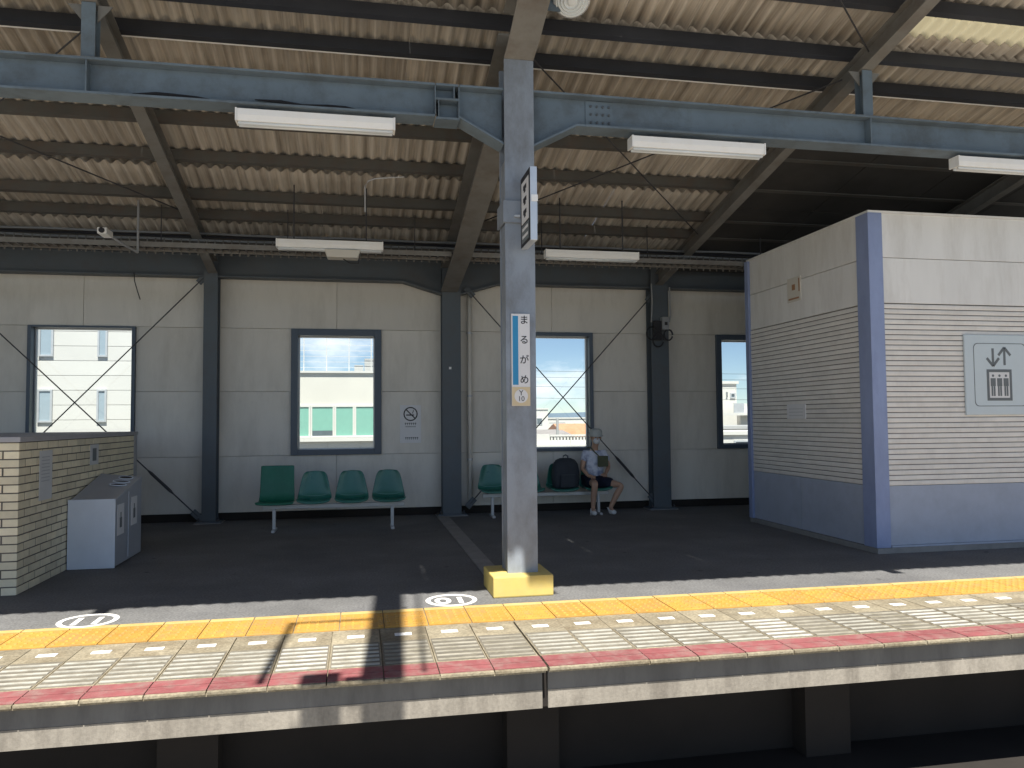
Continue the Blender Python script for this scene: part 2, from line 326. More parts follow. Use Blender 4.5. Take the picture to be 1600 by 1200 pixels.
# tactile tiles
tb = MB().box(.003, .297, 5.425, 5.825, -.03, .002); tile_me = tb.mesh('tactile_tile', bevel=.003)
db = MB()
for i in range(5):
    for j in range(6):
        cx, cy = .03+i*.06, 5.462+j*.064
        db.lathe([(.0145, 0), (.0125, .004), (.008, .006)], (cx, cy, .002), seg=8)
dot_me = db.mesh('warning_dots', smooth=False)
rid_me = MB().box(.003, .297, 5.838, 5.898, -.03, .004).mesh('inner_line_bar', bevel=.004)
bx('tile_bed', 'slab', plat, -18, 20, 5.405, 5.905, -.05, -.006)
for k in range(-21, 27):
    x = X0+.3*k+.02
    t = link('tactile_tile', tile_me, 'yellow_tile', plat, (x, 0, random.uniform(0, .0015)))
    link('warning_dots', dot_me, 'yellow_tile', t); link('inner_line_bar', rid_me, 'yellow_pale', t)
# painted boarding numbers (read from the platform side)
for num, cx, cy in (('11', -1.887, 6.06), ('10', .70, 6.11)):
    r_ = MB().ring((cx, cy, .001), .163, .2, .004).build('boarding_circle_marking', 'white_paint')
    tag(r_, 'white painted ring around number ten beside the yellow footing' if num == '10' else 'white painted ring around number eleven near the brick wall', 'floor marking')
    text(num, .27, 'white_paint', 'boarding_number', r_, (cx, cy, .003), rot=(0, 0, math.pi), extrude=.002, bold=.006)

# ------------------------------------------------------------------ canopy roof
SL = .217
def zs(Y): return 4.91-SL*(Y-6.3)            # underside of the sheets
roof = empty('canopy_roof', (0, 6.3, 4.9), 'weathered brown corrugated slate roof above the platform', 'roof')
ang = math.atan(SL)
def sheet_mesh(L):
    n = 56; wv = .13; me = MB(); rows = 4
    for layer in (0, .0065):
        for j in range(rows+1):
            for i in range(n+1):
                x = .91*i/n
                me.v.append((x, L*j/rows, .025*math.sin(2*math.pi*x/wv)+.025+layer))
    st = (n+1)*(rows+1)
    for j in range(rows):
        for i in range(n):
            a = j*(n+1)+i; me.f.append((a, a+n+1, a+n+2, a+1)); me.f.append((st+a, st+a+1, st+a+n+2, st+a+n+1))
    for i in range(n):
        me.f.append((i, i+1, st+i+1, st+i)); a = rows*(n+1)+i; me.f.append((a+1, a, st+a, st+a+1))
    for j in range(rows):
        a = j*(n+1); me.f.append((a+n+1, a, st+a, st+a+n+1)); a += n; me.f.append((a, a+n+1, st+a+n+1, st+a))
    m = me.mesh('roof_sheet', smooth=True); return m
courses = [(3.44, 4.95), (4.85, 6.42), (6.30, 7.64), (7.52, 9.22), (9.10, 10.70), (10.58, 12.3)]
cache = {}
def put_sheet(x, ya, yb, lift, m):
    L = round((yb-ya)/math.cos(ang), 4)
    if (L, m) not in cache: cache[(L, m)] = sheet_mesh(L); cache[(L, m)].materials.append(M[m])
    o = link('skylight_sheet' if m == 'frp' else 'roof_sheet', cache[(L, m)], None, roof, (x, ya, zs(ya)+lift))
    o.rotation_euler = (-ang, 0, random.uniform(-.0015, .0015))
    return o
NX = 30
for c in range(NX):
    x = -11.4+c*.91
    for q, (ya, yb) in enumerate(courses):
        lift = .012 if q % 2 == 0 else 0
        lift += random.uniform(0, .005)+(.0035 if c % 2 else 0)
        if q == 1 and 4.7 < x < 7.4:
            put_sheet(x, 4.85, 5.98, lift, 'sheet'); put_sheet(x, 5.96, 6.27, lift+.009, 'frp'); put_sheet(x, 6.25, 6.42, lift, 'sheet')
        else:
            put_sheet(x, ya, yb, lift, 'sheet')
PUR = [3.6, 4.35, 5.1, 5.8, 6.44, 6.88, 7.52, 8.15, 8.85, 9.69, 10.2, 10.9]
cprof = [(-.032, -.06), (.032, -.06), (.032, .06), (-.032, .06)]
SB = [(4.72+i*1.21, 4.72+(i+1)*1.21-.01) for i in range(5)]
cch = [(.03, .06), (-.03, .06), (-.03, -.06), (.03, -.06), (.03, -.04), (.026, -.04), (.026, -.055), (-.025, -.055), (-.025, .055), (.026, .055), (.026, .04), (.03, .04)]
for Y in PUR:
    MB().prism(cch, (-11.4, Y, zs(Y)-.066), (15.9, Y, zs(Y)-.066), (0, 1, -SL), (0, SL, 1)).build('purlin', 'purlin_dark' if Y < 7.2 else 'purlin', roof)
MB().tube([(-11, 6.915, zs(6.88)-.126), (15, 6.915, zs(6.88)-.126)], .009, 6).build('conduit', 'white_enamel', roof)  # thin white tube along the lower lip of one purlin

# rafters
def rb(Y): return 4.61-SL*(Y-6.3)
up = Vector((0, SL, 1))
raf = [(-5.33, 'grey steel roof rafter left of the window crossed by braces', .12), (-2.03, 'grey steel roof rafter above the leftmost overhead post, ending over the thin wall post', .12),
       (4.595, 'dark steel roof rafter running back over the left side of the lift enclosure', .12), (7.9, 'dark steel roof rafter above the lift enclosure roof', .12)]
for X, lab, wd in raf:
    r_ = empty('roof_rafter', (X, 6.3, 4.6), lab, 'rafter', 'roof rafters')
    d = .18
    MB().prism(iprof(wd, d, .01, .012), (X, 3.5, rb(3.5)+d/2), (X, 11.5, rb(11.5)+d/2), (1, 0, 0), up).build('rafter_bar', 'rafter', r_)
    if X in (-2.03, 4.595):
        q = -.0 if X < 0 else 0
        MB().prism(iprof(.1, .12, .01, .012), (X, 6.35, 4.162), (X, 6.35, rb(6.35)+.003), (1, 0, 0), (0, 1, 0)).build('post', 'steel', r_)
        bx('foot_plate', 'rafter', r_, X-.11, X+.11, 6.27, 6.43, 4.1605, 4.172)
        for s in (-1, 1):
            MB().prism([(0, 0), (.11*s, 0), (0, -.13)][::s], (X+s*.052, 6.33, rb(6.35)), (X+s*.052, 6.342, rb(6.35)), (1, 0, 0), (0, 0, 1)).build('gusset', 'rafter', r_)
sf = empty('shade_boards', (7.4, 9.5, 4.0), 'near-black soffit boards added to darken the roof behind the lift enclosure', 'shading')  # boards added below the sheets so this part of the roof goes dark
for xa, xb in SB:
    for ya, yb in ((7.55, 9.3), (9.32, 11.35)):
        MB().prism([(0, 0), (xb-xa, 0), (xb-xa, .012), (0, .012)], (xa, ya, rb(ya)+.185), (xa, yb, rb(yb)+.185), (1, 0, 0), (0, SL, 1)).build('board', 'shading', sf)
# main rafter over the front column: deep, welded
cr_ = empty('roof_rafter', (1.295, 6.35, 4.3), 'deep brown-grey rafter running from the front column back to the wall', 'rafter', 'roof rafters')
def main_part(name, pts_b, m):
    mb = MB(); ys = [p[0] for p in pts_b]
    tops = [zs(y)-.125 for y in ys]
    X = 1.295
    for i in range(len(ys)-1):
        (y0, b0), (y1, b1) = pts_b[i], pts_b[i+1]; t0, t1 = tops[i], tops[i+1]
        def slab(xa, xb, za0, zb0, za1, zb1):
            mb.add([(xa, y0, za0), (xb, y0, za0), (xb, y0, zb0), (xa, y0, zb0), (xa, y1, za1), (xb, y1, za1), (xb, y1, zb1), (xa, y1, zb1)],
                   [(0, 1, 2, 3), (7, 6, 5, 4), (0, 4, 5, 1), (1, 5, 6, 2), (2, 6, 7, 3), (3, 7, 4, 0)])
        slab(X-.125, X+.125, b0, b0+.016, b1, b1+.016); slab(X-.006, X+.006, b0+.0165, t0-.0165, b1+.0165, t1-.0165); slab(X-.125, X+.125, t0-.016, t0, t1-.016, t1)
    return mb.build(name, m, cr_)
main_part('rear_arm', [(6.485, 4.06-.207*(6.485-7.3)), (7.3, 4.06), (10.0, 3.50), (11.42, 3.30)], 'rafter')
main_part('front_arm', [(3.5, 4.99), (5.6, 4.60), (6.0, 4.455), (6.228, 4.40)], 'rafter')

# front support column with footing
fc = empty('support_column', (1.295, 6.35, 0), 'tall grey-blue steel column with yellow concrete footing at the platform edge', 'column')
MB().prism(iprof(.25, .25, .012, .016), (1.295, 6.355, .16), (1.295, 6.355, 4.4), (1, 0, 0), (0, 1, 0)).build('shaft', 'steel_col', fc, bevel=.002)
for s in (-1, 1):
    bx('web_cover', 'steel_col', fc, 1.295+s*.118, 1.295+s*.112, 6.262, 6.448, .16, 3.55)
MB().box(1.03, 1.518, 6.1, 6.60, 0, .165).build('footing', 'yellow_base', fc, bevel=.012)
for z0, z1 in ((3.02, 3.20),): bx('clamp_band', 'steel_col', fc, 1.150, 1.440, 6.2, 6.227, z0, z1)
for s in (-1, 1): bx('clamp_band', 'steel_col', fc, 1.295+s*.145, 1.295+s*.130, 6.227, 6.49, 3.02, 3.20)
bx('clamp_arm', 'aluminium', fc, 1.24, 1.284, 6.17, 6.2, 3.06, 3.075)

# front beam
fb = empty('front_beam', (0, 6.35, 3.88), 'long blue-grey I-beam crossing the front column under the roof', 'beam')
BP = iprof(.2, .28, .012, .018)
MB().prism(BP, (-12, 6.35, 4.02), (.60, 6.35, 4.02), (0, 1, 0), (0, 0, 1)).build('beam_length', 'steel', fb)
MB().prism(BP, (1.86, 6.35, 4.02), (16, 6.35, 4.02), (0, 1, 0), (0, 0, 1)).build('beam_length', 'steel', fb)
def haunch(xa, za, xb, zb, nm):
    mb = MB()
    mb.add([(xa, 6.344, za), (xb, 6.344, zb), (xb, 6.344, 4.142), (xa, 6.344, 4.142), (xa, 6.356, za), (xb, 6.356, zb), (xb, 6.356, 4.142), (xa, 6.356, 4.142)],
           [(0, 1, 2, 3), (7, 6, 5, 4), (0, 4, 5, 1), (1, 5, 6, 2), (2, 6, 7, 3), (3, 7, 4, 0)])
    for z0, z1, t in ((za, zb, -.018), (4.142, 4.142, .018)):
        mb.add([(xa, 6.25, z0), (xb, 6.25, z1), (xb, 6.45, z1), (xa, 6.45, z0), (xa, 6.25, z0+t), (xb, 6.25, z1+t), (xb, 6.45, z1+t), (xa, 6.45, z0+t)],
               [(0, 1, 2, 3), (7, 6, 5, 4), (0, 4, 5, 1), (1, 5, 6, 2), (2, 6, 7, 3), (3, 7, 4, 0)])
    mb.build(nm, 'steel', fb)
haunch(.80, 3.898, 1.168, 3.70, 'haunch'); haunch(1.422, 3.70, 1.80, 3.898, 'haunch'); haunch(1.80, 3.898, 1.86, 3.898, 'haunch')
# halved joint left of the column: plates round two square openings
jb = MB()
jb.box(.598, .606, 6.25, 6.45, 3.9, 4.14).box(.792, .80, 6.25, 6.45, 3.86, 4.14).box(.606, .792, 6.25, 6.45, 4.142, 4.160).box(.606, .792, 6.25, 6.45, 4.022, 4.040)
jb.box(.606, .792, 6.25, 6.45, 3.862, 3.880).box(.62, .79, 6.344, 6.356, 3.882, 4.02).box(.61, .76, 6.344, 6.356, 4.042, 4.14).box(.752, .760, 6.25, 6.45, 4.042, 4.14).box(.625, .633, 6.25, 6.45, 3.882, 4.02)
jb.build('halved_joint', 'steel', fb)
bx('splice_plate', 'steel', fb, 1.90, 2.15, 6.333, 6.3435, 3.905, 4.135)
for i in range(3):
    for j in range(4):
        MB().lathe([(.011, 0), (.011, .012), (.006, .014)], (1.945+j*.054, 6.333, 3.95+i*.07), seg=8, axis=(0, -1, 0)).build('bolt', 'steel_dark', fb)
for pts in ([(-1.72, 3.915), (-1.55, 3.93), (-1.4, 3.925), (-1.25, 3.918), (-1.12, 3.905)], [(-.82, 3.935), (-.62, 3.932), (-.45, 3.912), (-.25, 3.922), (-.12, 3.92), (.02, 3.90)]):
    MB().tube([(x, 6.325, z+.012) for x, z in pts], .011, 6, [.004]+[.012]*(len(pts)-2)+[.006]).build('loose_cable', 'black', fb)
for X in (-5.33, -2.03, 4.595, 7.9): bx('stiffener', 'steel', fb, X-.005, X+.005, 6.255, 6.343, 3.9, 4.14)

# ------------------------------------------------------------------ back wall
WY = 11.70
wall = empty('back_wall', (1.3, WY, 0), 'cream panelled back wall of the platform with window openings', 'wall')
ZR = [.115, .912, 1.835, 2.75, 3.62]
cols_x = [-8.6, -5.33, -2.05, 1.33, 4.6, 7.9, 11.2]
wins = [(-7.05, .645), (-3.772, .686), (-.336, .645), (2.925, .645), (6.29, .645), (9.55, .645)]
g = .002
pcache = {}
def panel(x0, x1, z0, z1):
    k = (round(x1-x0, 3), round(z1-z0, 3))
    if k not in pcache:
        pcache[k] = MB().box(g, x1-x0-g, 0, .05, g, z1-z0-g).mesh('wall_panel', bevel=.003)
    link('wall_panel', pcache[k], 'wall', wall, (x0, WY+random.uniform(0, .003), z0))
for b in range(6):
    xa, xb = cols_x[b], cols_x[b+1]; xc, hw = wins[b]
    for z0, z1 in ((ZR[0], ZR[1]), (ZR[3], ZR[4])): panel(xa, xc, z0, z1); panel(xc, xb, z0, z1)
    for z0, z1 in ((ZR[1], ZR[2]), (ZR[2], ZR[3])): panel(xa, xc-hw, z0, z1); panel(xc+hw, xb, z0, z1)
    mb = MB().box(xa, xc-hw-.01, WY+.055, WY+.1, 0, 3.9).box(xc+hw+.01, xb, WY+.055, WY+.1, 0, 3.9)
    mb.box(xc-hw-.01, xc+hw+.01, WY+.055, WY+.1, 0, ZR[1]).box(xc-hw-.01, xc+hw+.01, WY+.055, WY+.1, ZR[3], 3.9)
    mb.build('wall_backing', 'wall_back', wall)
    bx('base_rail', 'void', wall, xa, xb, WY+.02, WY+.05, 0, .11)
wlabels = [None, 'window behind the bin and brick wall, showing a pale sided building', 'thick-framed window above the four-seat bench, showing green-glazed building',
           'window beside the seated person, showing sky and low roofs', 'window at the left edge of the lift enclosure, mostly hidden', None]
for b, fw in ((1, .045), (2, .098), (3, .06), (4, .085)):
    xc, hw = wins[b]; x0, x1, z0, z1 = xc-hw, xc+hw, ZR[1], ZR[3]
    wn = empty('window', (xc, WY, z0), wlabels[b], 'window', 'windows in the back wall')
    tt = fw*.6 if b == 1 else fw
    bt = fw*.8
    fr = MB().box(x0, x0+fw, WY-.05, WY+.2, z0, z1).box(x1-fw, x1, WY-.05, WY+.2, z0, z1).box(x0+fw, x1-fw, WY-.05, WY+.2, z1-tt, z1).box(x0+fw, x1-fw, WY-.05, WY+.2, z0, z0+bt)
    fr.build('frame', 'frame', wn, bevel=.004)
    fi = MB(); a0, a1, c0, c1 = x0+fw, x1-fw, z0+bt, z1-tt
    t_ = .016
    fi.box(a0, a0+t_, WY+.1, WY+.16, c0, c1).box(a1-t_, a1, WY+.1, WY+.16, c0, c1).box(a0+t_, a1-t_, WY+.1, WY+.16, c0, c0+t_).box(a0+t_, a1-t_, WY+.1, WY+.16, c1-t_, c1)
    fi.build('sash', 'frame_pale', wn)
    bx('pane', 'glass', wn, a0+t_, a1-t_, WY+.126, WY+.132, c0+t_, c1-t_)

# wall columns and rear beam
def wcol(X, wd, lab, sides=True):
    c = empty('wall_column', (X, 11.5, 0), lab, 'column', 'steel columns along the back wall')
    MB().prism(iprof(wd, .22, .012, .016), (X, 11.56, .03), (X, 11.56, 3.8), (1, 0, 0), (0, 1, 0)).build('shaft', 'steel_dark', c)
    bx('base_plate', 'steel_dark', c, X-wd*.5-.07, X+wd*.5+.07, 11.40, 11.69, .012, .03)
    bx('grout_pad', 'concrete_strip', c, X-wd*.5-.09, X+wd*.5+.09, 11.38, 11.695, 0, .011)
    for sx in (-1, 1):
        MB().lathe([(.014, 0), (.014, .03), (.007, .05)], (X+sx*(wd*.5+.035), 11.43, .03), seg=8).build('anchor_bolt', 'rod', c)
    return c
wcol(-5.33, .187, 'narrow dark steel wall column hidden left of the brick wall')
wcol(-2.055, .187, 'narrow dark steel wall column between the bin and the four-seat bench')
c2 = wcol(1.33, .276, 'wide dark steel wall column right of the no-smoking notice')
bx('white_button', 'white_enamel', c2, 1.29, 1.325, 11.435, 11.449, 2.155, 2.19)
wcol(4.6, .285, 'dark steel wall column carrying a junction box and looped cables')
wcol(7.9, .187, 'dark steel wall column behind the lift enclosure')
rbm = empty('rear_beam', (1.3, 11.56, 3.44), 'dark blue-grey I-beam along the top of the back wall', 'beam')
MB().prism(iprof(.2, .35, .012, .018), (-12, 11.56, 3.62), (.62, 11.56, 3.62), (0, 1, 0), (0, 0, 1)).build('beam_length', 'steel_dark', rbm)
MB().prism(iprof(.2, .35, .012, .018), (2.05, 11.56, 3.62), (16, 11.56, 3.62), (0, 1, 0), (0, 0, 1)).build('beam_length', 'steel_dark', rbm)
for xa, za, xb, zb in ((.62, 3.463, 1.19, 3.29), (1.47, 3.29, 2.05, 3.463)):
    mb = MB()
    for (ya, yb, l0, l1, h0, h1) in ((11.554, 11.566, za, zb, 3.777, 3.777), (11.46, 11.66, za-.018, zb-.018, za, zb), (11.46, 11.66, 3.777, 3.777, 3.795, 3.795)):
        mb.add([(xa, ya, l0), (xb, ya, l1), (xb, ya, h1), (xa, ya, h0), (xa, yb, l0), (xb, yb, l1), (xb, yb, h1), (xa, yb, h0)],
               [(0, 1, 2, 3), (7, 6, 5, 4), (0, 4, 5, 1), (1, 5, 6, 2), (2, 6, 7, 3), (3, 7, 4, 0)])
    mb.build('haunch', 'steel_dark', rbm)

# cross braces
def brace(lab, runs):
    c = empty('cross_brace', (sum(p[0] for r in runs for p in r)/4, 11.5, .1), lab, 'brace', 'cross braces on the back wall')
    for i, (a, b) in enumerate(runs):
        y = 11.50-.02*i; A = Vector((a[0], y, a[1])); B = Vector((b[0], y, b[1])); d = (B-A)
        MB().tube([A, B], .0085, 8).build('rod', 'rod', c)
        t0, t1 = (.80, .88) if a[1] > b[1] else (.12, .2)
        MB().tube([A+d*(t0-.015), A+d*t0, A+d*t1, A+d*(t1+.015)], .02, 8, [.009, .021, .021, .009]).build('turnbuckle', 'rod', c)
        for pt in (A, B):
            s = 1 if pt is A else -1; e = d.normalized()*s
            sd_ = Vector((e.z, 0, -e.x))
            MB().prism([(-.045, -.006), (.045, -.006), (.045, .006), (-.045, .006)], pt-e*.07, pt+e*.1, sd_, (0, 1, 0)).build('gusset_plate', 'steel_dark', c)
brace('thin crossed steel rods in front of the leftmost window', [((-2.16, 3.43), (-5.24, .14)), ((-5.24, 3.12), (-2.20, .10))])
brace('thin crossed steel rods behind the front column and the seated person', [((1.60, 3.33), (4.47, .15)), ((4.47, 3.31), (1.60, .17))])
# rods in the roof plane
def rrod(lab, a, b):
    pa = (a[0], a[1], rb(a[1])+.1); pb = (b[0], b[1], rb(b[1])+.1)
    tag(MB().tube([pa, pb], .008, 6).build('roof_brace_rod', 'rod'), lab, 'rod', 'bracing rods under the roof')
rrod('thin dark roof bracing rod crossing the lower left roof bay', (-5.3, 6.6), (-2.05, 9.9))
rrod('thin dark roof bracing rod slanting up at far left above the beam', (-5.3, 9.9), (-2.05, 6.6))
rrod('thin dark roof bracing rod right of the front column below the beam', (1.45, 6.6), (4.55, 9.9))
rrod('thin dark roof bracing rod slanting up towards the right-hand post', (1.45, 9.9), (4.55, 6.6))
rrod('thin dark roof bracing rod meeting the right-hand post above the beam', (1.45, 3.6), (4.55, 6.2))

# ------------------------------------------------------------------ services under the roof
def lamp(x0, x1, Y, z0, z1, lab, rods=False):
    c = empty('tube_light', ((x0+x1)/2, Y, z0), lab, 'light', 'long white light fittings')
    pr = [(-.06, .0), (-.05, -.045), (.05, -.045), (.06, 0), (.06, .05), (-.06, .05)]
    zc = z0+.045
    MB().prism(pr, (x0+.014, Y, zc), (x1-.014, Y, zc), (0, 1, 0), (0, 0, 1)).build('housing', 'white_enamel', c, bevel=.003)
    for xa, xb in ((x0, x0+.0135), (x1-.0135, x1)): bx('end_cap', 'white_enamel', c, xa, xb, Y-.063, Y+.063, z0-.003, z0+.098)
    for s in (-1, 1): MB().tube([(x0+.02, Y+s*.028, z0-.012), (x1-.02, Y+s*.028, z0-.012)], .013, 8).build('tube', 'lens_white', c, smooth=True)
    if rods:
        for xx in (x0+.2, x1-.2): MB().tube([(xx, Y, z0+.09), (xx, Y, zs(Y)-.02)], .009, 6).build('hanger', 'rod', c)
    else:
        for xx in (x0+.2, x1-.2): bx('hanger', 'steel_dark', c, xx-.015, xx+.015, Y+.01, Y+.04, z0+.095, 3.878)
    return c
lamp(-.96, .278, 6.33, 3.757, 3.85, 'white tube light under the front beam left of the front column')
lamp(2.295, 3.545, 6.33, 3.745, 3.85, 'white tube light under the front beam just right of the front column')
lamp(5.515, 6.765, 6.33, 3.755, 3.85, 'white tube light under the front beam above the lift enclosure')
lamp(-.97, .272, 9.45, 3.452, 3.53, 'white tube light with a speaker under it, above the bench window', True)
lamp(2.28, 3.507, 9.45, 3.437, 3.53, 'white tube light hung in the shade right of the front column', True)
sp = empty('loudspeaker', (-.15, 9.45, 3.35), 'small cream loudspeaker box below the rear left tube light', 'loudspeaker')
MB().prism([(-.21, .0), (-.175, -.095), (.175, -.095), (.21, 0)], (-.205, 9.36, 3.435), (-.205, 9.54, 3.435), (1, 0, 0), (0, 0, 1)).build('cabinet', 'bcream', sp, bevel=.008)
MB().tube([(-.2, 9.45, 3.34), (-.12, 9.44, 3.29), (-.02, 9.44, 3.29), (.0, 9.45, 3.43)], .006, 6).build('cable', 'black', sp)
cc = empty('security_camera', (-2.6, 9.6, 3.5), 'small white security camera under the roof at left', 'camera')
MB().tube([(-2.84, 9.42, 3.545), (-2.84, 9.42, 3.5455)], .01, 6).build('screw', 'rod', cc)
bx('housing', 'white_enamel', cc, -2.90, -2.80, 9.38, 9.62, 3.53, 3.60, bevel=.008)
MB().lathe([(.03, 0), (.03, .02), (.022, .021)], (-2.85, 9.38, 3.565), 16, (0, -1, 0)).build('lens', 'black', cc)
MB().tube([(-2.85, 9.62, 3.57), (-2.74, 9.75, 3.50), (-2.62, 9.95, 3.44)], .014, 8).build('arm', 'grey_plastic', cc)
MB().tube([(-2.62, 9.95, 3.44), (-2.62, 9.95, 4.08)], .014, 8).build('stem', 'grey_plastic', cc)
# cable ladder
ct = empty('cable_tray', (1.3, 10.05, 3.6), 'long grey cable ladder with black cables hung under the rear of the roof', 'cable tray')
for y in (9.98, 10.26):
    bx('rail', 'rafter', ct, -8, 1.165, y-.012, y+.012, 3.525, 3.585); bx('rail', 'rafter', ct, 1.425, 9.5, y-.012, y+.012, 3.525, 3.585)
rg = MB()
for i in range(170):
    x = -7.9+i*.1
    if 1.15 < x < 1.44: continue
    rg.box(x-.01, x+.01, 9.995, 10.245, 3.54, 3.555)
    rg.box(x-.008, x+.008, 10.275, 10.283, 3.50, 3.70)
tag(rg.build('rungs', 'rafter', ct), kind='stuff')
for i, (y, z, r_) in enumerate(((10.03, 3.572, .016), (10.08, 3.575, .02), (10.14, 3.57, .014), (10.19, 3.575, .018), (10.32, 3.70, .014), (10.40, 3.76, .018), (10.48, 3.82, .014))):
    pts = [(-8+k*.6, y+.006*math.sin(k*1.3+i), z+.006*math.sin(k*2.1+i*2)) for k in range(30)]
    MB().tube(pts, r_, 6).build('cable', 'grey_plastic' if i in (4, 6) else 'black', ct)
for x in (-6.5, -4.2, -2.4, -.9, .7, 2.4, 3.9, 5.6, 7.4): MB().tube([(x, 10.12, 3.53), (x, 10.12, zs(10.12))], .007, 6).build('hanger_rod', 'rod', ct)
tag(MB().tube([(.055, 9.0, 3.80), (.055, 9.0, 4.10), (.09, 9.0, 4.16), (.16, 9.0, 4.19), (.30, 9.0, 4.21), (.50, 9.0, 4.23)], .009, 8).build('bent_conduit', 'frame_pale'), 'thin pale bent conduit under the roof left of the main rafter', 'conduit')
# round lamp
rl = empty('round_lamp', (1.68, 5.95, 4.80), 'round glass lamp with concentric rings at the top of the front column', 'lamp')
axl = (-.12, -.62, -.78)
MB().lathe([(.10, -.10), (.15, -.05), (.152, 0), (.14, .008)], (1.68, 5.95, 4.80), 32, axl).build('housing', 'aluminium', rl, smooth=False)
MB().lathe([(.138, .006), (.132, .022), (.122, .012), (.112, .03), (.100, .018), (.088, .036), (.076, .022), (.062, .04), (.048, .026), (.03, .042), (.008, .043)], (1.68, 5.95, 4.80), 40, axl).build('ring_lens', 'lens_white', rl)
MB().tube([(1.69, 6.0, 4.86), (1.69, 6.03, 5.02)], .018, 8).build('stem', 'aluminium', rl)
bx('wing_plate', 'steel', rl, 1.425, 1.60, 6.0, 6.012, 4.72, 4.95)

# ------------------------------------------------------------------ signs on the front column
ss = empty('station_name_sign', (1.288, 6.21, 1.51), 'narrow vertical station name plate with blue stripe on the front column', 'sign')
bx('plate', 'paper', ss, 1.212, 1.366, 6.212, 6.2265, 1.514, 2.268, bevel=.002)
bx('blue_stripe', 'blue_print', ss, 1.222, 1.268, 6.2105, 6.2125, 1.685, 2.25)
bx('number_field', 'beige_print', ss, 1.2135, 1.3645, 6.2105, 6.2125, 1.516, 1.668)
MB().lathe([(.056, 0), (.056, .0012)], (1.289, 6.2104, 1.594), 32, (0, -1, 0)).build('number_disc', 'paper', ss)
text('Y', .062, 'black', 'letter', ss, (1.289, 6.2085, 1.618)); text('10', .058, 'black', 'letter', ss, (1.289, 6.2085, 1.57))
for i, ch in enumerate('まるがめ'):
    text(ch, .078, 'black', 'letter', ss, (1.318, 6.2115, 2.213-i*.163), bold=.0008)
fs = empty('flag_sign', (1.32, 6.0, 2.8), 'narrow black and white flag sign projecting from the front column', 'sign')
bx('case', 'aluminium', fs, 1.297, 1.352, 5.84, 6.195, 2.795, 3.375, bevel=.003)
bx('face_border', 'black', fs, 1.2945, 1.2968, 5.845, 6.19, 2.80, 3.37)
bx('face', 'paper', fs, 1.2925, 1.2944, 5.885, 6.15, 2.98, 3.32)
bx('lower_face', 'grey_print', fs, 1.2925, 1.2944, 5.885, 6.15, 2.825, 2.965)
for zc in (3.25, 3.15, 3.05):
    mb = MB().box(1.291, 1.2924, 5.96, 6.08, zc-.006, zc+.03).box(1.291, 1.2924, 5.99, 6.05, zc-.03, zc-.008); mb.build('mark', 'black', fs)
for zc in (2.93, 2.87): bx('mark', 'paper', fs, 1.291, 1.2924, 5.91, 6.12, zc-.012, zc+.012)
bx('case_joint', 'white_enamel', fs, 1.305, 1.356, 5.832, 5.8395, 3.10, 3.15)

# ------------------------------------------------------------------ no smoking notice, junction box, pipes
ns = empty('no_smoking_notice', (.735, 11.69, 1.07), 'white no-smoking notice on the wall between bench and wide column', 'notice')
bx('sheet', 'paper', ns, .584, .896, 11.688, 11.6965, 1.07, 1.633)
MB().ring((.74, 11.6875, 1.50), .088, .105, .002, 36, 'Y').build('ring', 'black', ns)
MB().prism([(-.008, 0), (.008, 0), (.008, .002), (-.008, .002)], (.675, 11.6855, 1.565), (.805, 11.6855, 1.435), (1, 0, 1), (0, -1, 0)).build('slash', 'black', ns)
bx('cigarette', 'black', ns, .675, .79, 11.6855, 11.6875, 1.475, 1.493)
MB().tube([(.775, 11.6865, 1.505), (.77, 11.6865, 1.525), (.785, 11.6865, 1.54), (.778, 11.6865, 1.56)], .005, 6).build('smoke', 'black', ns)
def barcode(parent, m, x0, x1, z, h, n, y):
    mb = MB(); st = (x1-x0)/n
    for i in range(n):
        a = x0+i*st; mb.box(a, a+st*.72, y, y+.0014, z+h*.5, z+h).box(a+st*.2, a+st*.5, y, y+.0014, z, z+h*.5-.001)
    mb.build('printed_line', m, parent)
barcode(ns, 'grey_print', .655, .83, 1.335, .035, 6, 11.6864); barcode(ns, 'grey_print', .665, .82, 1.30, .02, 9, 11.6864); barcode(ns, 'grey_print', .66, .86, 1.12, .036, 7, 11.6864)

jb_ = empty('junction_box', (4.6, 11.4, 2.6), 'dark junction box with looped black cables on the wall column', 'junction box')
bx('box', 'grey_plastic', jb_, 4.60, 4.71, 11.34, 11.446, 2.78, 2.98, bevel=.006)
bx('dial', 'black', jb_, 4.635, 4.68, 11.332, 11.3395, 2.85, 2.90)
bx('rear_case', 'black', jb_, 4.47, 4.595, 11.36, 11.446, 2.62, 2.92, bevel=.01)
for c_, r_ in (((4.43, 2.72), .085), ((4.70, 2.70), .07), ((4.53, 2.62), .09)):
    MB().tube([(c_[0]+r_*math.cos(t*.5), 11.36, c_[1]+1.2*r_*math.sin(t*.5)) for t in range(13)], .013, 6).build('cable_loop', 'black', jb_)
MB().tube([(4.74, 11.38, 3.45), (4.735, 11.37, 3.2), (4.745, 11.37, 3.0), (4.72, 11.37, 2.9)], .012, 6).build('cable', 'grey_plastic', jb_)
MB().tube([(4.44, 11.38, 3.5), (4.46, 11.4, 3.2), (4.44, 11.4, 2.9)], .012, 6).build('cable', 'grey_plastic', jb_)
dp = empty('down_pipe', (1.61, 11.6, 0), 'thin pale pipe running down the wall right of the wide column', 'pipe')
MB().tube([(1.62, 11.62, .12), (1.62, 11.62, 3.3)], .034, 10).build('pipe', 'wall', dp, smooth=True)
for z in (.8, 1.75, 2.7): MB().ring((1.62, 11.62, z), .0345, .044, .03, 16).build('clip', 'frame_pale', dp)
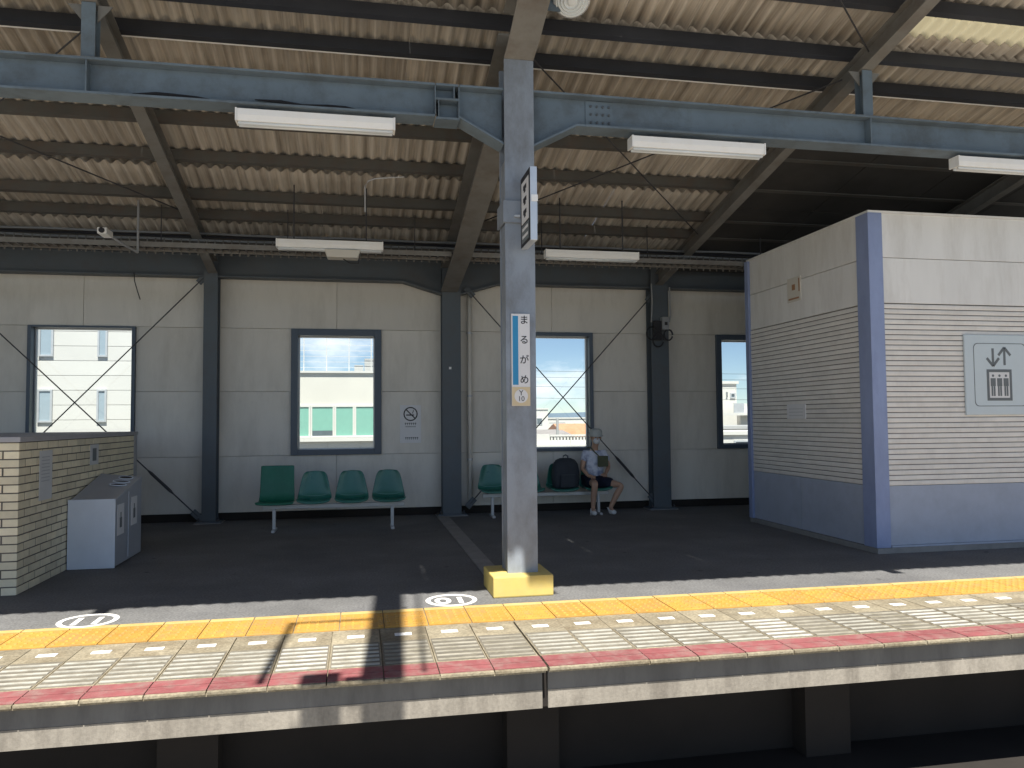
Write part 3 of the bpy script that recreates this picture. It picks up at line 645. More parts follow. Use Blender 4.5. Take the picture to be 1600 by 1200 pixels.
tag(MB().tube([(-3.06, 11.45, 3.47), (-3.05, 11.45, 3.35), (-3.01, 11.46, 3.2), (-2.98, 11.47, 3.10)], .007, 6).build('loose_wire', 'black'), 'short loose wire hanging from the rear beam above the brick wall', 'wire')

# ------------------------------------------------------------------ lift enclosure
lf = empty('lift_enclosure', (6.5, 8.5, 0), 'cream lift enclosure with ribbed walls and blue dado at right', 'lift building')
LX, LY, LX1, LY1 = 5.22, 7.20, 9.6, 9.80
bx('core', 'wall_back', lf, LX+.03, LX1, LY+.03, LY1, .06, 3.54)
bx('plinth', 'concrete_strip', lf, LX-.02, LX1+.02, LY-.03, LY1+.02, 0, .055)
bx('skirting', 'lift_blue', lf, LX+.16, LX1, LY-.012, LY+.028, .056, .075)
bx('roof_edge', 'lift_panel', lf, LX-.012, LX1+.01, LY-.012, LY1+.01, 3.541, 3.565)
# corner posts
MB().prism([(0, 0), (.165, 0), (.165, .03), (.03, .03), (.03, .21), (0, .21)], (LX-.02, LY-.02, .056), (LX-.02, LY-.02, 3.54), (1, 0, 0), (0, 1, 0)).build('corner_post', 'lift_post', lf, bevel=.006)
bx('corner_post', 'lift_post', lf, LX-.03, LX+.03, LY1-.06, LY1+.03, .056, 3.54, bevel=.004)
fx0, fx1 = LX+.15, LX1
sy0, sy1 = LY+.195, LY1-.065
bx('dado_panel', 'lift_blue', lf, fx0, 7.45, LY, LY+.028, .078, .685); bx('dado_panel', 'lift_blue', lf, 7.456, fx1, LY, LY+.028, .078, .685)
bx('dado_panel', 'lift_blue', lf, LX, LX+.028, sy0, 8.60, .06, .685); bx('dado_panel', 'lift_blue', lf, LX, LX+.028, 8.606, sy1, .06, .685)
for z0, z1 in ((2.594, 3.068), (3.074, 3.54)):
    bx('upper_panel', 'lift_panel', lf, fx0, fx1, LY, LY+.028, z0, z1, bevel=.003); bx('upper_panel', 'lift_panel', lf, LX, LX+.028, sy0, sy1, z0, z1, bevel=.003)
ns_ = 35; ph = (2.59-.69)/ns_
spr = [(0, .004), (.012, .0), (.016, ph*.3), (.016, ph*.7), (.012, ph*.86), (0, ph*.82)]
fsl = MB().prism([(-a, b) for a, b in spr], (fx0, 0, 0), (fx1, 0, 0), (0, 1, 0), (0, 0, 1)).mesh('wall_slat')
ssl = MB().prism([(-a, b) for a, b in spr], (0, sy0, 0), (0, sy1, 0), (1, 0, 0), (0, 0, 1)).mesh('wall_slat')
bx('slat_backing', 'mortar', lf, fx0, fx1, LY+.012, LY+.028, .69, 2.59); bx('slat_backing', 'mortar', lf, LX+.012, LX+.028, sy0, sy1, .69, 2.59)
for i in range(ns_):
    z = .69+i*ph
    link('wall_slat', fsl, 'lift_slat', lf, (0, LY+.0118, z)); link('wall_slat', ssl, 'lift_slat', lf, (LX+.0118, 0, z))
# lift sign
ls = empty('lift_sign', (6.72, 7.19, 1.42), 'pale square lift sign with arrows and three figures on the ribbed wall', 'sign')
SY = LY-.03
bx('plate', 'sign_plate', ls, 6.30, 7.16, SY, LY-.006, 1.415, 2.27, bevel=.006)
def sheetbox(nm, m, x0, x1, z0, z1, k=1): return bx(nm, m, ls, x0, x1, SY-.0022*k, SY-.0003-.0022*(k-1), z0, z1)
ol = MB(); q0, q1, r0, r1, tk = 6.405, 7.055, 1.505, 2.18, .007
cpts = []
for cx, cz, a0 in ((q1-.05, r1-.05, 0), (q0+.05, r1-.05, 90), (q0+.05, r0+.05, 180), (q1-.05, r0+.05, 270)):
    for k in range(5): cpts.append((cx+.05*math.cos(R(a0+k*22.5)), cz+.05*math.sin(R(a0+k*22.5))))
n_ = len(cpts); cxm, czm = (q0+q1)/2, (r0+r1)/2
inn = [(cxm+(x-cxm)*(1-tk/((q1-q0)/2)), czm+(z-czm)*(1-tk/((r1-r0)/2))) for x, z in cpts]
vs = [(x, SY-.002, z) for x, z in cpts]+[(x, SY-.002, z) for x, z in inn]+[(x, SY-.0003, z) for x, z in cpts]+[(x, SY-.0003, z) for x, z in inn]
fsx = []
for i in range(n_):
    j = (i+1) % n_; fsx += [(i, j, n_+j, n_+i), (2*n_+i, 3*n_+i, 3*n_+j, 2*n_+j), (i, 2*n_+i, 2*n_+j, j), (n_+i, n_+j, 3*n_+j, 3*n_+i)]
ol.add(vs, fsx).build('outline', 'grey_print', ls)
cxs = 6.715
bxm = MB(); b0, b1, d0, d1 = cxs-.155, cxs+.155, 1.565, 1.90
bxm.box(b0, b0+.03, SY-.002, SY-.0003, d0, d1).box(b1-.03, b1, SY-.002, SY-.0003, d0, d1).box(b0+.03, b1-.03, SY-.002, SY-.0003, d0, d0+.03).box(b0+.03, b1-.03, SY-.002, SY-.0003, d1-.03, d1)
bxm.build('car_frame', 'grey_print', ls)
sheetbox('car_interior', 'paper', b0+.031, b1-.031, d0+.031, d1-.031)
for dx in (-.08, 0, .08):
    fg = MB(); x = cxs+dx; y0, y1 = SY-.0042, SY-.0023
    fg.lathe([(.014, 0), (.014, .0018)], (x, y1, 1.832), 14, (0, -1, 0))
    fg.box(x-.031, x+.031, y0, y1, 1.72, 1.805).box(x-.024, x-.004, y0, y1, 1.615, 1.7195).box(x+.004, x+.024, y0, y1, 1.615, 1.7195)
    fg.build('figure', 'grey_print', ls)
for ax_, s, m_ in ((-.072, -1, 'grey_print'), (.072, 1, 'black')):
    ar = MB(); x = cxs+ax_; zc = 2.035; y0, y1 = SY-.002, SY-.0003
    ar.box(x-.014, x+.014, y0, y1, zc-.09, zc+.09)
    for sx in (-1, 1):
        tip = Vector((x, 0, zc+s*.10)); end = Vector((x+sx*.075, 0, zc+s*.015)); dd = (end-tip).normalized(); nn = Vector((-dd.z, 0, dd.x))*.014
        ar.add([(*(tip+nn).xz, 0)[:2] and ((tip+nn).x, y0-.0004, (tip+nn).z), ((end+nn).x, y0-.0004, (end+nn).z), ((end-nn).x, y0-.0004, (end-nn).z), ((tip-nn).x, y0-.0004, (tip-nn).z),
                ((tip+nn).x, y1, (tip+nn).z), ((end+nn).x, y1, (end+nn).z), ((end-nn).x, y1, (end-nn).z), ((tip-nn).x, y1, (tip-nn).z)],
               [(0, 1, 2, 3), (7, 6, 5, 4), (0, 4, 5, 1), (1, 5, 6, 2), (2, 6, 7, 3), (3, 7, 4, 0)])
    ar.build('arrow', 'grey_print', ls)
hs = empty('pictogram_sign', (LX, 8.63, 2.8), 'small cream sign with brown mark high on the side of the lift enclosure', 'sign')
bx('plate', 'bcream', hs, LX-.012, LX-.001, 8.49, 8.775, 2.82, 3.115)
bx('mark', 'brown_print', hs, LX-.0135, LX-.0123, 8.60, 8.67, 2.96, 3.03); bx('printed_line', 'brown_print', hs, LX-.0135, LX-.0123, 8.52, 8.75, 2.845, 2.865); bx('edge_stripe', 'brown_print', hs, LX-.0135, LX-.0123, 8.50, 8.525, 2.93, 3.09)
np_ = empty('wall_notice', (LX, 8.63, 1.4), 'blank-looking white notice on the ribbed side of the lift enclosure', 'notice')
bx('sheet', 'paper', np_, LX-.014, LX-.0045, 8.44, 8.845, 1.385, 1.565)
for z in (1.50, 1.46, 1.42): bx('printed_line', 'paper_dull', np_, LX-.0155, LX-.0143, 8.49, 8.80, z, z+.014)

# ------------------------------------------------------------------ brick wall, notices, bin
bw = empty('brick_wall', (-2.9, 8.8, 0), 'cream brick wall with grey coping behind the bin at left', 'wall')
bx('core', 'mortar', bw, -5.2, -2.7535, 7.0835, 10.5, 0, 1.248)
bx('coping', 'cap', bw, -5.2, -2.735, 7.06, 10.52, 1.249, 1.292, bevel=.004)
bx('end_strip', 'cap', bw, -2.80, -2.742, 10.40, 10.51, 0, 1.248)
BL, BH, PITCH, CH = .227, .059, .2372, .0693
bc = {}
def brick(L, loc, side, mb=None):
    if mb is not None:
        x, y, z = loc; mb.box(x, x+.012, y, y+L, z, z+BH) if side else mb.box(x, x+L, y, y+.012, z, z+BH); return
    k = (round(L, 3), side)
    if k not in bc: bc[k] = (MB().box(0, .012, 0, L, 0, BH) if side else MB().box(0, L, 0, .012, 0, BH)).mesh('brick', bevel=.002)
    o = link('brick', bc[k], 'brick', bw, (loc[0]+(random.uniform(-.0015, .001) if side else 0), loc[1]+(0 if side else random.uniform(-.001, .0015)), loc[2]))
far = MB()
for c in range(18):
    z = .004+c*CH; half = c % 2
    y = 7.093
    first = .114 if half else BL
    while y < 10.38:
        L = min(first if y < 7.1 else BL, 10.395-y)
        if L > .03: brick(L, (-2.762, y, z), True, far if y > 9.35 else None)
        y += L+.013
    x1 = -2.75; first = BL if half else .114
    n = 0
    while n < 4:
        L = first if n == 0 else BL
        brick(L, (x1-L, 7.08, z), False); x1 -= L+.013; n += 1
tag(far.build('bricks', 'brick', bw), kind='stuff')
def notice(lab, y0, y1, z0, z1, inner):
    c = empty('wall_notice', (-2.74, (y0+y1)/2, z0), lab, 'notice')
    bx('sheet', 'paper_dull', c, -2.7475, -2.744, y0, y1, z0, z1)
    if inner: bx('picture', 'grey_print', c, -2.7438, -2.743, y0+.07, y1-.07, z0+.04, z1-.04)
    else:
        for k in range(8): bx('printed_line', 'bin_grey', c, -2.7438, -2.743, y0+.04, y1-.06, z1-.06-k*.03, z1-.052-k*.03)
notice('tall pale notice sheet on the cream brick wall', 7.49, 7.775, .725, 1.16, False)
notice('small framed notice on the cream brick wall above the bin', 8.79, 9.05, .965, 1.177, True)
bn = empty('litter_bin', (-2.54, 8.64, 0), 'grey-blue steel recycling bin with sloping lid against the brick wall', 'bin')
bxx = MB().add([(-2.735, 8.18, .01), (-2.325, 8.18, .01), (-2.325, 9.11, .01), (-2.735, 9.11, .01), (-2.735, 8.18, .655), (-2.325, 8.18, .655), (-2.325, 9.11, .815), (-2.735, 9.11, .86)],
               [(0, 3, 2, 1), (4, 5, 6, 7), (0, 1, 5, 4), (1, 2, 6, 5), (2, 3, 7, 6), (3, 0, 4, 7)]); bxx.build('body', 'bin_grey', bn, bevel=.008)
bx('end_panel', 'bin_pale', bn, -2.742, -2.318, 8.165, 8.179, .004, .668, bevel=.004)
bx('door_seam', 'bin_pale', bn, -2.3245, -2.3215, 8.62, 8.635, .04, .70)
for yc, rx, ry in ((8.74, .075, .034), (8.86, .075, .034), (9.02, .062, .05)):
    mb = MB(); xc = -2.46
    zt = lambda x, y: .655+(y-8.18)/.93*(.16+.045*(-2.325-x)/.41)
    for h in (-.004, .004):
        for j in range(22):
            t = 2*math.pi*j/22; x = xc+rx*math.cos(t); y = yc+ry*math.sin(t); mb.v.append((x, y, zt(x, y)+h))
    mb.f += [tuple(range(21, -1, -1)), tuple(range(22, 44))]+[(j, (j+1) % 22, 22+(j+1) % 22, 22+j) for j in range(22)]
    mb.build('opening', 'black', bn)
    rg_ = MB()
    rg_.tube([(xc+(rx+.006)*math.cos(2*math.pi*j/24), yc+(ry+.006)*math.sin(2*math.pi*j/24), zt(xc+(rx+.006)*math.cos(2*math.pi*j/24), yc+(ry+.006)*math.sin(2*math.pi*j/24))+.003) for j in range(25)], .006, 6)
    rg_.build('opening_rim', 'bin_pale', bn)
for y0, y1, z0, z1 in ((8.25, 8.47, .30, .60), (8.72, 8.93, .34, .63)):
    s_ = bx('label_sheet', 'paper', bn, -2.3245, -2.3215, y0, y1, z0, z1)
    yc = (y0+y1)/2; bx('printed_bottle', 'grey_print', s_, -2.3213, -2.3203, yc-.035, yc+.035, z0+.07, z0+.17); bx('printed_bottle_neck', 'grey_print', s_, -2.3213, -2.3203, yc-.014, yc+.014, z0+.171, z0+.22)

# ------------------------------------------------------------------ benches
def shell(kind):
    """one seat shell at the origin: x across, y back, z up"""
    if kind == 'square':
        prof = [(-.20, .345, .46), (-.205, .375, .47), (-.17, .385, .475), (-.05, .372, .47), (.06, .368, .46), (.12, .385, .45), (.155, .43, .44), (.175, .52, .432), (.20, .66, .425), (.222, .79, .42), (.228, .826, .418), (.236, .828, .416)]
        dish, rn = .012, 0
    else:
        prof = [(-.19, .352, .40), (-.195, .375, .43), (-.16, .385, .44), (-.05, .368, .445), (.06, .364, .445), (.12, .385, .44), (.155, .43, .43), (.175, .50, .405), (.192, .58, .375), (.206, .66, .34), (.214, .71, .305), (.219, .738, .26), (.222, .748, .20)]
        dish, rn = .03, 1
    me = MB(); nv = 11
    for (y, z, wd) in prof:
        for i in range(nv):
            t = -1+2*i/(nv-1); e = abs(t)**2.5
            back = max(0, min(1, (z-.40)/.1))
            me.v.append((t*wd/2, y-dish*e*back*1.3, z+dish*e*(1-back)))
    for j in range(len(prof)-1):
        for i in range(nv-1):
            a = j*nv+i; me.f.append((a, a+1, a+nv+1, a+nv))
    m = me.mesh('seat_shell', smooth=True)
    o = bpy.data.objects.new('tmp', m); COL.objects.link(o)
    so = o.modifiers.new('s', 'SOLIDIFY'); so.thickness = .012; so.offset = -1
    su = o.modifiers.new('u', 'SUBSURF'); su.levels = 1; su.render_levels = 1
    bake(o); m = o.data; COL.objects.unlink(o); bpy.data.objects.remove(o)
    for p in m.polygons: p.use_smooth = True
    return m
sh_sq, sh_rd = shell('square'), shell('round')
ridge = []
for k in range(25):
    t = -1+2*k/24; a = abs(t)
    x = .165*math.copysign(min(1, 1.0*a**.55), t) if a < 1 else .165*t
    if a > .55: s_ = (a-.55)/.45; pz = .445+.22*s_; px = math.copysign(.168-.03*s_, t)
    else: pz = .43+.02*(a/.55)**3; px = .168*t/.55*(.9+.1*a/.55) if a < .5 else math.copysign(.16, t)
    by = .155+.02*(pz-.43)/.07 if pz < .5 else .175+(pz-.5)*.21
    ridge.append((px, by-.022, pz))
ridge_me = MB().tube(ridge, .0055, 6).mesh('seat_ridge', smooth=True)
def bench(name_label, X0, Y0, pitch, kinds):
    b = empty('bench', (X0+pitch*1.5, Y0, 0), name_label, 'bench', 'four-seat benches')
    for i, k in enumerate(kinds):
        x = X0+i*pitch
        s = link('seat', sh_sq if k == 's' else sh_rd, 'seat_green' if k == 's' else 'seat_teal', b, (x, Y0, 0))
        if k != 's': link('seat_ridge', ridge_me, 'seat_ridge', s)
        bx('seat_bracket', 'bench_metal', b, x-.09, x+.09, Y0-.10, Y0+.12, .338, .350)
    bx('beam', 'bench_metal', b, X0-.16, X0+3*pitch+.2, Y0-.03, Y0+.03, .285, .337, bevel=.004)
    for x in (X0-.02, X0+3*pitch+.045):
        lg = MB().box(x-.02, x+.02, Y0-.025, Y0+.025, .03, .284).box(x-.022, x+.022, Y0-.15, Y0+.19, .0, .029)
        lg.build('leg', 'bench_metal', b, bevel=.003)
    return b
bench('green four-seat bench under the window, its left seat square and taller', -1.055, 10.42, .476, 'srrr')
bench('green four-seat bench with seated person, half hidden by the front column', 1.90, 11.17, .51, 'rrrr')

# ------------------------------------------------------------------ backpack on the second bench
bp = empty('backpack', (2.965, 11.15, .385), 'dark charcoal backpack on the bench beside the seated person', 'backpack')
bm_ = MB(); rings = [(.0, .155, .09), (.04, .19, .115), (.14, .205, .13), (.26, .20, .125), (.36, .18, .11), (.42, .14, .085), (.445, .08, .05)]
seg = 20
for h, a, bq in rings:
    for j in range(seg):
        t = 2*math.pi*j/seg; ct_, st_ = math.cos(t), math.sin(t)
        bm_.v.append((2.975+a*math.copysign(abs(ct_)**.6, ct_), 11.17+bq*math.copysign(abs(st_)**.6, st_), .386+h))
for i in range(len(rings)-1):
    for j in range(seg): bm_.f.append((i*seg+j, i*seg+(j+1) % seg, (i+1)*seg+(j+1) % seg, (i+1)*seg+j))
bm_.f.append(tuple(range(seg-1, -1, -1))); bm_.f.append(tuple((len(rings)-1)*seg+j for j in range(seg)))
bm_.build('body', 'bag', bp, smooth=True)
MB().box(2.86, 3.09, 11.015, 11.05, .41, .60).build('front_pocket', 'bag', bp, bevel=.015)
MB().tube([(2.87, 11.012, .595), (3.08, 11.012, .595)], .005, 6).build('zip', 'bag_trim', bp)
MB().tube([(2.94, 11.16, .825), (2.94, 11.16, .86), (2.975, 11.16, .878), (3.01, 11.16, .86), (3.01, 11.16, .825)], .011, 8).build('carry_loop', 'bag_trim', bp)

# ------------------------------------------------------------------ seated person
def skin(name, verts, edges, rad, m, parent, root=0, sub=2):
    me = bpy.data.meshes.new(name); me.from_pydata(verts, edges, []); me.update()
    o = link(name, me, m, parent)
    o.modifiers.new('k', 'SKIN'); o.modifiers.new('u', 'SUBSURF').levels = sub; o.modifiers['u'].render_levels = sub
    for i, r in enumerate(rad):
        sv = me.skin_vertices[0].data[i]; sv.radius = (r, r) if not isinstance(r, tuple) else r; sv.use_root = (i == root)
    bake(o)
    for p in o.data.polygons: p.use_smooth = True
    if not o.data.materials: o.data.materials.append(M[m])
    return o
pe = empty('person', (3.43, 11.2, 0), 'person in white and blue top, dark shorts and white shoes sitting on the bench', 'person')
V = {}
V['hip'] = (3.43, 11.25, .48); V['belly'] = (3.43, 11.23, .62); V['chest'] = (3.43, 11.21, .80); V['neckb'] = (3.43, 11.19, .945); V['neck'] = (3.43, 11.155, 1.005)
V['jaw'] = (3.43, 11.115, 1.065); V['head'] = (3.43, 11.11, 1.135); V['crown'] = (3.43, 11.125, 1.195)
V['shl'] = (3.29, 11.20, .895); V['elbl'] = (3.235, 11.19, .675); V['wril'] = (3.285, 11.03, .575); V['hanl'] = (3.315, 10.97, .565)
V['shr'] = (3.57, 11.20, .895); V['elbr'] = (3.645, 11.18, .69); V['wrir'] = (3.545, 11.02, .60); V['hanr'] = (3.50, 10.96, .59)
V['hil'] = (3.36, 11.22, .47); V['knl'] = (3.335, 10.865, .475); V['call'] = (3.335, 10.93, .33); V['anl'] = (3.335, 10.985, .10); V['tol'] = (3.32, 10.86, .045)
V['hir'] = (3.51, 11.22, .47); V['knr'] = (3.775, 10.95, .43); V['calr'] = (3.70, 10.985, .30); V['anr'] = (3.61, 11.02, .10); V['tor'] = (3.63, 10.90, .045)
rad = dict(hip=(.13, .10), belly=(.12, .09), chest=(.13, .095), neckb=(.07, .06), neck=.045, jaw=(.058, .066), head=(.074, .085), crown=(.062, .072), shl=.052, elbl=.037, wril=.025, hanl=(.033, .018), shr=.052, elbr=.037, wrir=.025, hanr=(.033, .018),
           hil=.078, knl=.052, call=.05, anl=.032, tol=(.035, .025), hir=.078, knr=.052, calr=.05, anr=.032, tor=(.035, .025))
E_ = [('hip', 'belly'), ('belly', 'chest'), ('chest', 'neckb'), ('neckb', 'neck'), ('neck', 'jaw'), ('jaw', 'head'), ('head', 'crown'), ('chest', 'shl'), ('shl', 'elbl'), ('elbl', 'wril'), ('wril', 'hanl'), ('chest', 'shr'), ('shr', 'elbr'), ('elbr', 'wrir'), ('wrir', 'hanr'),
      ('hip', 'hil'), ('hil', 'knl'), ('knl', 'call'), ('call', 'anl'), ('anl', 'tol'), ('hip', 'hir'), ('hir', 'knr'), ('knr', 'calr'), ('calr', 'anr'), ('anr', 'tor')]
keys = list(V); verts = [V[k] for k in keys]; rads = [rad[k] for k in keys]; edges = [(keys.index(a), keys.index(b)) for a, b in E_]
for hnd, sx in (('hanl', 1), ('hanr', -1)):
    hx_, hy_, hz_ = V[hnd]; hi = keys.index(hnd)
    for f in range(4):
        off = (f-1.5)*.019; ln = (.052, .062, .058, .045)[f]
        a = len(verts); verts += [(hx_+off, hy_-.028, hz_+.002), (hx_+off+sx*.004, hy_-.028-ln*.55, hz_-.006), (hx_+off+sx*.006, hy_-.028-ln, hz_-.024)]
        rads += [.0092, .0085, .007]; edges += [(hi, a), (a, a+1), (a+1, a+2)]
    a = len(verts); verts += [(hx_+sx*.04, hy_-.005, hz_+.004), (hx_+sx*.052, hy_-.04, hz_-.004)]; rads += [.011, .008]; edges += [(hi, a), (a, a+1)]
body = skin('body', verts, edges, rads, 'skin', pe)
# face details, hair
for sx in (-1, 1):
    MB().lathe([(.008, 0), (.0085, .004), (.004, .007)], (3.43+sx*.028, 11.032, 1.135), 10, (0, -1, 0)).build('eye', 'black', pe)
    MB().lathe([(.008, -.012), (.02, 0), (.016, .008), (.004, .012)], (3.43+sx*.075, 11.118, 1.125), 10, (sx, 0, 0)).build('ear', 'skin', pe)
MB().add([(3.43, 11.012, 1.105), (3.418, 11.034, 1.10), (3.442, 11.034, 1.10), (3.43, 11.034, 1.14), (3.43, 11.036, 1.096)], [(0, 1, 3), (0, 3, 2), (0, 4, 1), (0, 2, 4)]).build('nose', 'skin', pe)
bx('mouth', 'brown_print', pe, 3.41, 3.45, 11.044, 11.052, 1.072, 1.078)
hm = MB(); nr, ns2 = 9, 18
for i in range(nr):
    ph_ = (i/(nr-1))*R(100)
    for j in range(ns2):
        th = 2*math.pi*j/ns2
        front = max(0, -math.sin(th))
        p_ = ph_*(1-.36*front)
        rr = 1+.04*math.sin(j*5+i*3)
        hm.v.append((3.43+.083*rr*math.sin(p_)*math.cos(th), 11.122+.096*rr*math.sin(p_)*math.sin(th), 1.148+.098*rr*math.cos(p_)))
for i in range(nr-1):
    for j in range(ns2): hm.f.append((i*ns2+j, i*ns2+(j+1) % ns2, (i+1)*ns2+(j+1) % ns2, (i+1)*ns2+j))
hm.build('hair', 'hair', pe, smooth=True)
MB().lathe([(.112, -.006), (.110, .0), (.094, .018), (.092, .06), (.082, .088), (.05, .104), (.004, .108)], (3.43, 11.112, 1.158), 28, (0, -.10, 1)).build('hat', 'hat', pe, smooth=True)
MB().lathe([(.052, -.02), (.05, .006), (.03, .022), (.006, .028)], (3.43, 11.06, 1.082), 18, (0, -1, -.15)).build('face_mask', 'paper_dull', pe, smooth=True)
# clothes
T = [(3.43, 11.245, .485), (3.43, 11.23, .62), (3.43, 11.21, .80), (3.43, 11.19, .925), (3.285, 11.20, .89), (3.25, 11.195, .76), (3.575, 11.20, .89), (3.625, 11.19, .76)]
skin('shirt', T, [(0, 1), (1, 2), (2, 3), (2, 4), (4, 5), (2, 6), (6, 7)], [(.155, .125), (.148, .115), (.15, .115), (.085, .075), .07, .068, .07, .068], 'shirt', pe)
H_ = [(3.43, 11.25, .485), (3.36, 11.20, .475), (3.342, 10.98, .482), (3.52, 11.20, .47), (3.675, 11.045, .452)]
skin('shorts', H_, [(0, 1), (1, 2), (0, 3), (3, 4)], [(.14, .10), .098, .082, .098, .085], 'navy', pe)
for ank, toe in (((3.335, 10.985, .10), (3.318, 10.83, .042)), ((3.612, 11.02, .10), (3.635, 10.875, .042))):
    a, t = Vector(ank), Vector(toe); hl = a+(a-t)*.18; hl.z = .045
    skin('shoe', [tuple(a), (hl.x, hl.y, .048), ((a.x+t.x)/2, (a.y+t.y)/2, .05), tuple(t)], [(0, 1), (1, 2), (2, 3)], [.042, (.043, .043), (.045, .042), (.04, .034)], 'shoe', pe, root=1)
sbag = empty('shoulder_bag', (3.50, 11.07, .72), 'small olive bag held against the chest of the seated person', 'bag')
MB().box(3.44, 3.60, 11.045, 11.085, .70, .86).build('body', 'olive', sbag, bevel=.014)
MB().tube([(3.46, 11.06, .855), (3.40, 11.085, .92), (3.36, 11.16, .985), (3.33, 11.23, .975)], .009, 6).build('strap', 'olive', sbag)

# ------------------------------------------------------------------ overhead line support above the track, out of frame (its shadow crosses the platform edge)
og = empty('overhead_line_gantry', (9.0, 2.0, -1.02), 'grey steel overhead line support standing across the tracks', 'gantry')
TZ = math.tan(R(SUN_EL)); TA = math.tan(R(SUN_AZ)); YG = 2.0
def gx(x, y): return x-(y-YG)*TA
def gz(y): return (y-YG)/math.cos(R(SUN_AZ))*TZ
MB().prism(iprof(.24, .24, .02, .02), (9.0, YG, -1.02), (9.0, YG, 9.1), (1, 0, 0), (0, 1, 0)).build('mast', 'steel', og)
bx('cross_beam', 'steel', og, -.45, 8.88, YG-.14, YG+.14, 8.7, 9.0)
xg = gx(.16, 5.1)
bx('drop_post', 'steel', og, xg-.115, xg+.115, YG-.08, YG+.08, gz(4.1)+.2, 8.7)
xl = gx(-.49, 5.1); zb = gz(5.66)
MB().tube([(xl-.02, YG, zb), (xg-.11, YG, zb)], .02, 8).build('bracket_arm', 'steel', og)
MB().tube([(xl, YG, zb+.02), (xl, YG, gz(4.42))], .024, 8).build('hanger_rod', 'steel', og)
xr = gx(.40, 5.3)
MB().tube([(xr, YG, gz(6.6)), (xr, YG, gz(4.42))], .013, 8).build('hanger_rod', 'steel', og)
MB().tube([(xr, YG, gz(6.5)), (xg+.11, YG, gz(6.5))], .013, 8).build('bracket_arm', 'steel', og)
zi = gz(4.42)
ins = MB()
xi = gx(-.22, 4.3)
ins.box(xi-.10, xi+.11, YG-.06, YG+.06, zi-.32, zi+.06).box(xi-.16, xi-.07, YG-.03, YG+.03, zi-.62, zi-.3).box(xi+.02, xi+.10, YG-.03, YG+.03, zi-.62, zi-.3).box(xi+.13, xg-.11, YG-.02, YG+.02, zi-.1, zi-.04)
ins.build('feeder_box', 'grey_plastic', og)

# ------------------------------------------------------------------ town behind the windows
def facade_window(parent, x0, x1, z0, z1, Y, pane, fr='frame_pale', fw=.05):
    f = MB().box(x0, x0+fw, Y-.06, Y-.001, z0, z1).box(x1-fw, x1, Y-.06, Y-.001, z0, z1).box(x0+fw, x1-fw, Y-.06, Y-.001, z0, z0+fw).box(x0+fw, x1-fw, Y-.06, Y-.001, z1-fw, z1).build('window', fr, parent)
    bx('pane', pane, f, x0+fw, x1-fw, Y-.03, Y-.002, z0+fw, z1-fw)
ba = empty('pale_building', (-9, 28, -7), 'pale sided building with narrow windows seen through the leftmost window', 'building')
bx('wall', 'bwhite', ba, -15, -5.2, 24.06, 33, -7, 9); bx('shade_bay', 'bgrey', ba, -15, -8.95, 23.7, 24.055, -7, 9)  # grey bay stands in for the shaded return of the wall
for k in range(14):
    z = -.6+k*.42; bx('plank', 'bwhite', ba, -8.94, -5.2, 24.02, 24.058, z, z+.408, bevel=.006)
for zc in (-.4, 1.43, 3.29, 5.2):
    facade_window(ba, -8.88, -8.50, zc, zc+.93, 24.02, 'pane_blue'); facade_window(ba, -7.345, -7.085, zc, zc+.93, 24.02, 'pane_blue')
bx('roof', 'bgrey', ba, -15.2, -5.0, 23.6, 33.2, 9.0, 9.2)
bb = empty('office_building', (-1, 31, -7), 'cream office building with a green-glazed window band seen above the bench', 'building')
bx('wall', 'bcream', bb, -4.4, 4.4, 28.1, 36, -7, 3.1)
bx('parapet_cap', 'bwhite', bb, -4.45, 4.45, 28.02, 36, 3.101, 3.17)
bx('sill', 'bwhite', bb, -4.45, 4.45, 27.9, 28.099, .70, .83)
for k in range(8): bx('cladding_panel', 'bwhite', bb, -4.4+k*1.1+.01, -4.4+(k+1)*1.1-.01, 28.05, 28.099, -.6, .69)
xs = [-4.3, -3.4, -2.5, -1.69, -.875, -.185, .62, 1.5, 2.4, 3.3, 4.2]
for i in range(len(xs)-1):
    facade_window(bb, xs[i], xs[i+1]-.01, .84, 1.96, 28.09, 'pane_green', 'bwhite', .055)
bx('open_sash', 'pane_dark', bb, -1.63, -.94, 28.04, 28.056, .90, 1.08)
rl_ = MB()
for k in range(12): rl_.box(-4.3+k*.78, -4.27+k*.78, 28.3, 28.33, 3.17, 5.0)
for k in range(9): rl_.box(-4.3, 4.3, 28.31, 28.32, 3.3+k*.2, 3.312+k*.2)
rl_.build('roof_rail', 'bwhite', bb)
for x0, x1, z1 in ((-.2, .12, 3.42), (.16, .5, 3.66), (.6, 1.0, 3.5)): bx('rooftop_unit', 'bgrey', bb, x0, x1, 28.6, 29.2, 3.171, z1)

def house(lab, x0, x1, y0, y1, zt, roofm, rise, wallm='bwhite'):
    h = empty('house', ((x0+x1)/2, (y0+y1)/2, -7), lab, 'house', 'houses beyond the platform')
    bx('wall', wallm, h, x0, x1, y0, y1, -7, zt)
    ym = (y0+y1)/2
    MB().add([(x0-.3, y0-.4, zt), (x1+.3, y0-.4, zt), (x1+.3, y1+.4, zt), (x0-.3, y1+.4, zt), (x0-.3, ym, zt+rise), (x1+.3, ym, zt+rise)], [(0, 1, 5, 4), (2, 3, 4, 5), (0, 4, 3), (1, 2, 5), (3, 2, 1, 0)]).build('roof', roofm, h)
    n = max(1, int((x1-x0)/2.2))
    for k in range(n):
        a = x0+(k+.3)*(x1-x0)/n; facade_window(h, a, a+.8, zt-1.5, zt-.5, y0, 'pane_dark', 'frame_pale', .06)
    return h
house('house with an orange tiled roof beyond the person window', 16.2, 21.0, 60, 67, .05, 'roof_orange', 1.0)
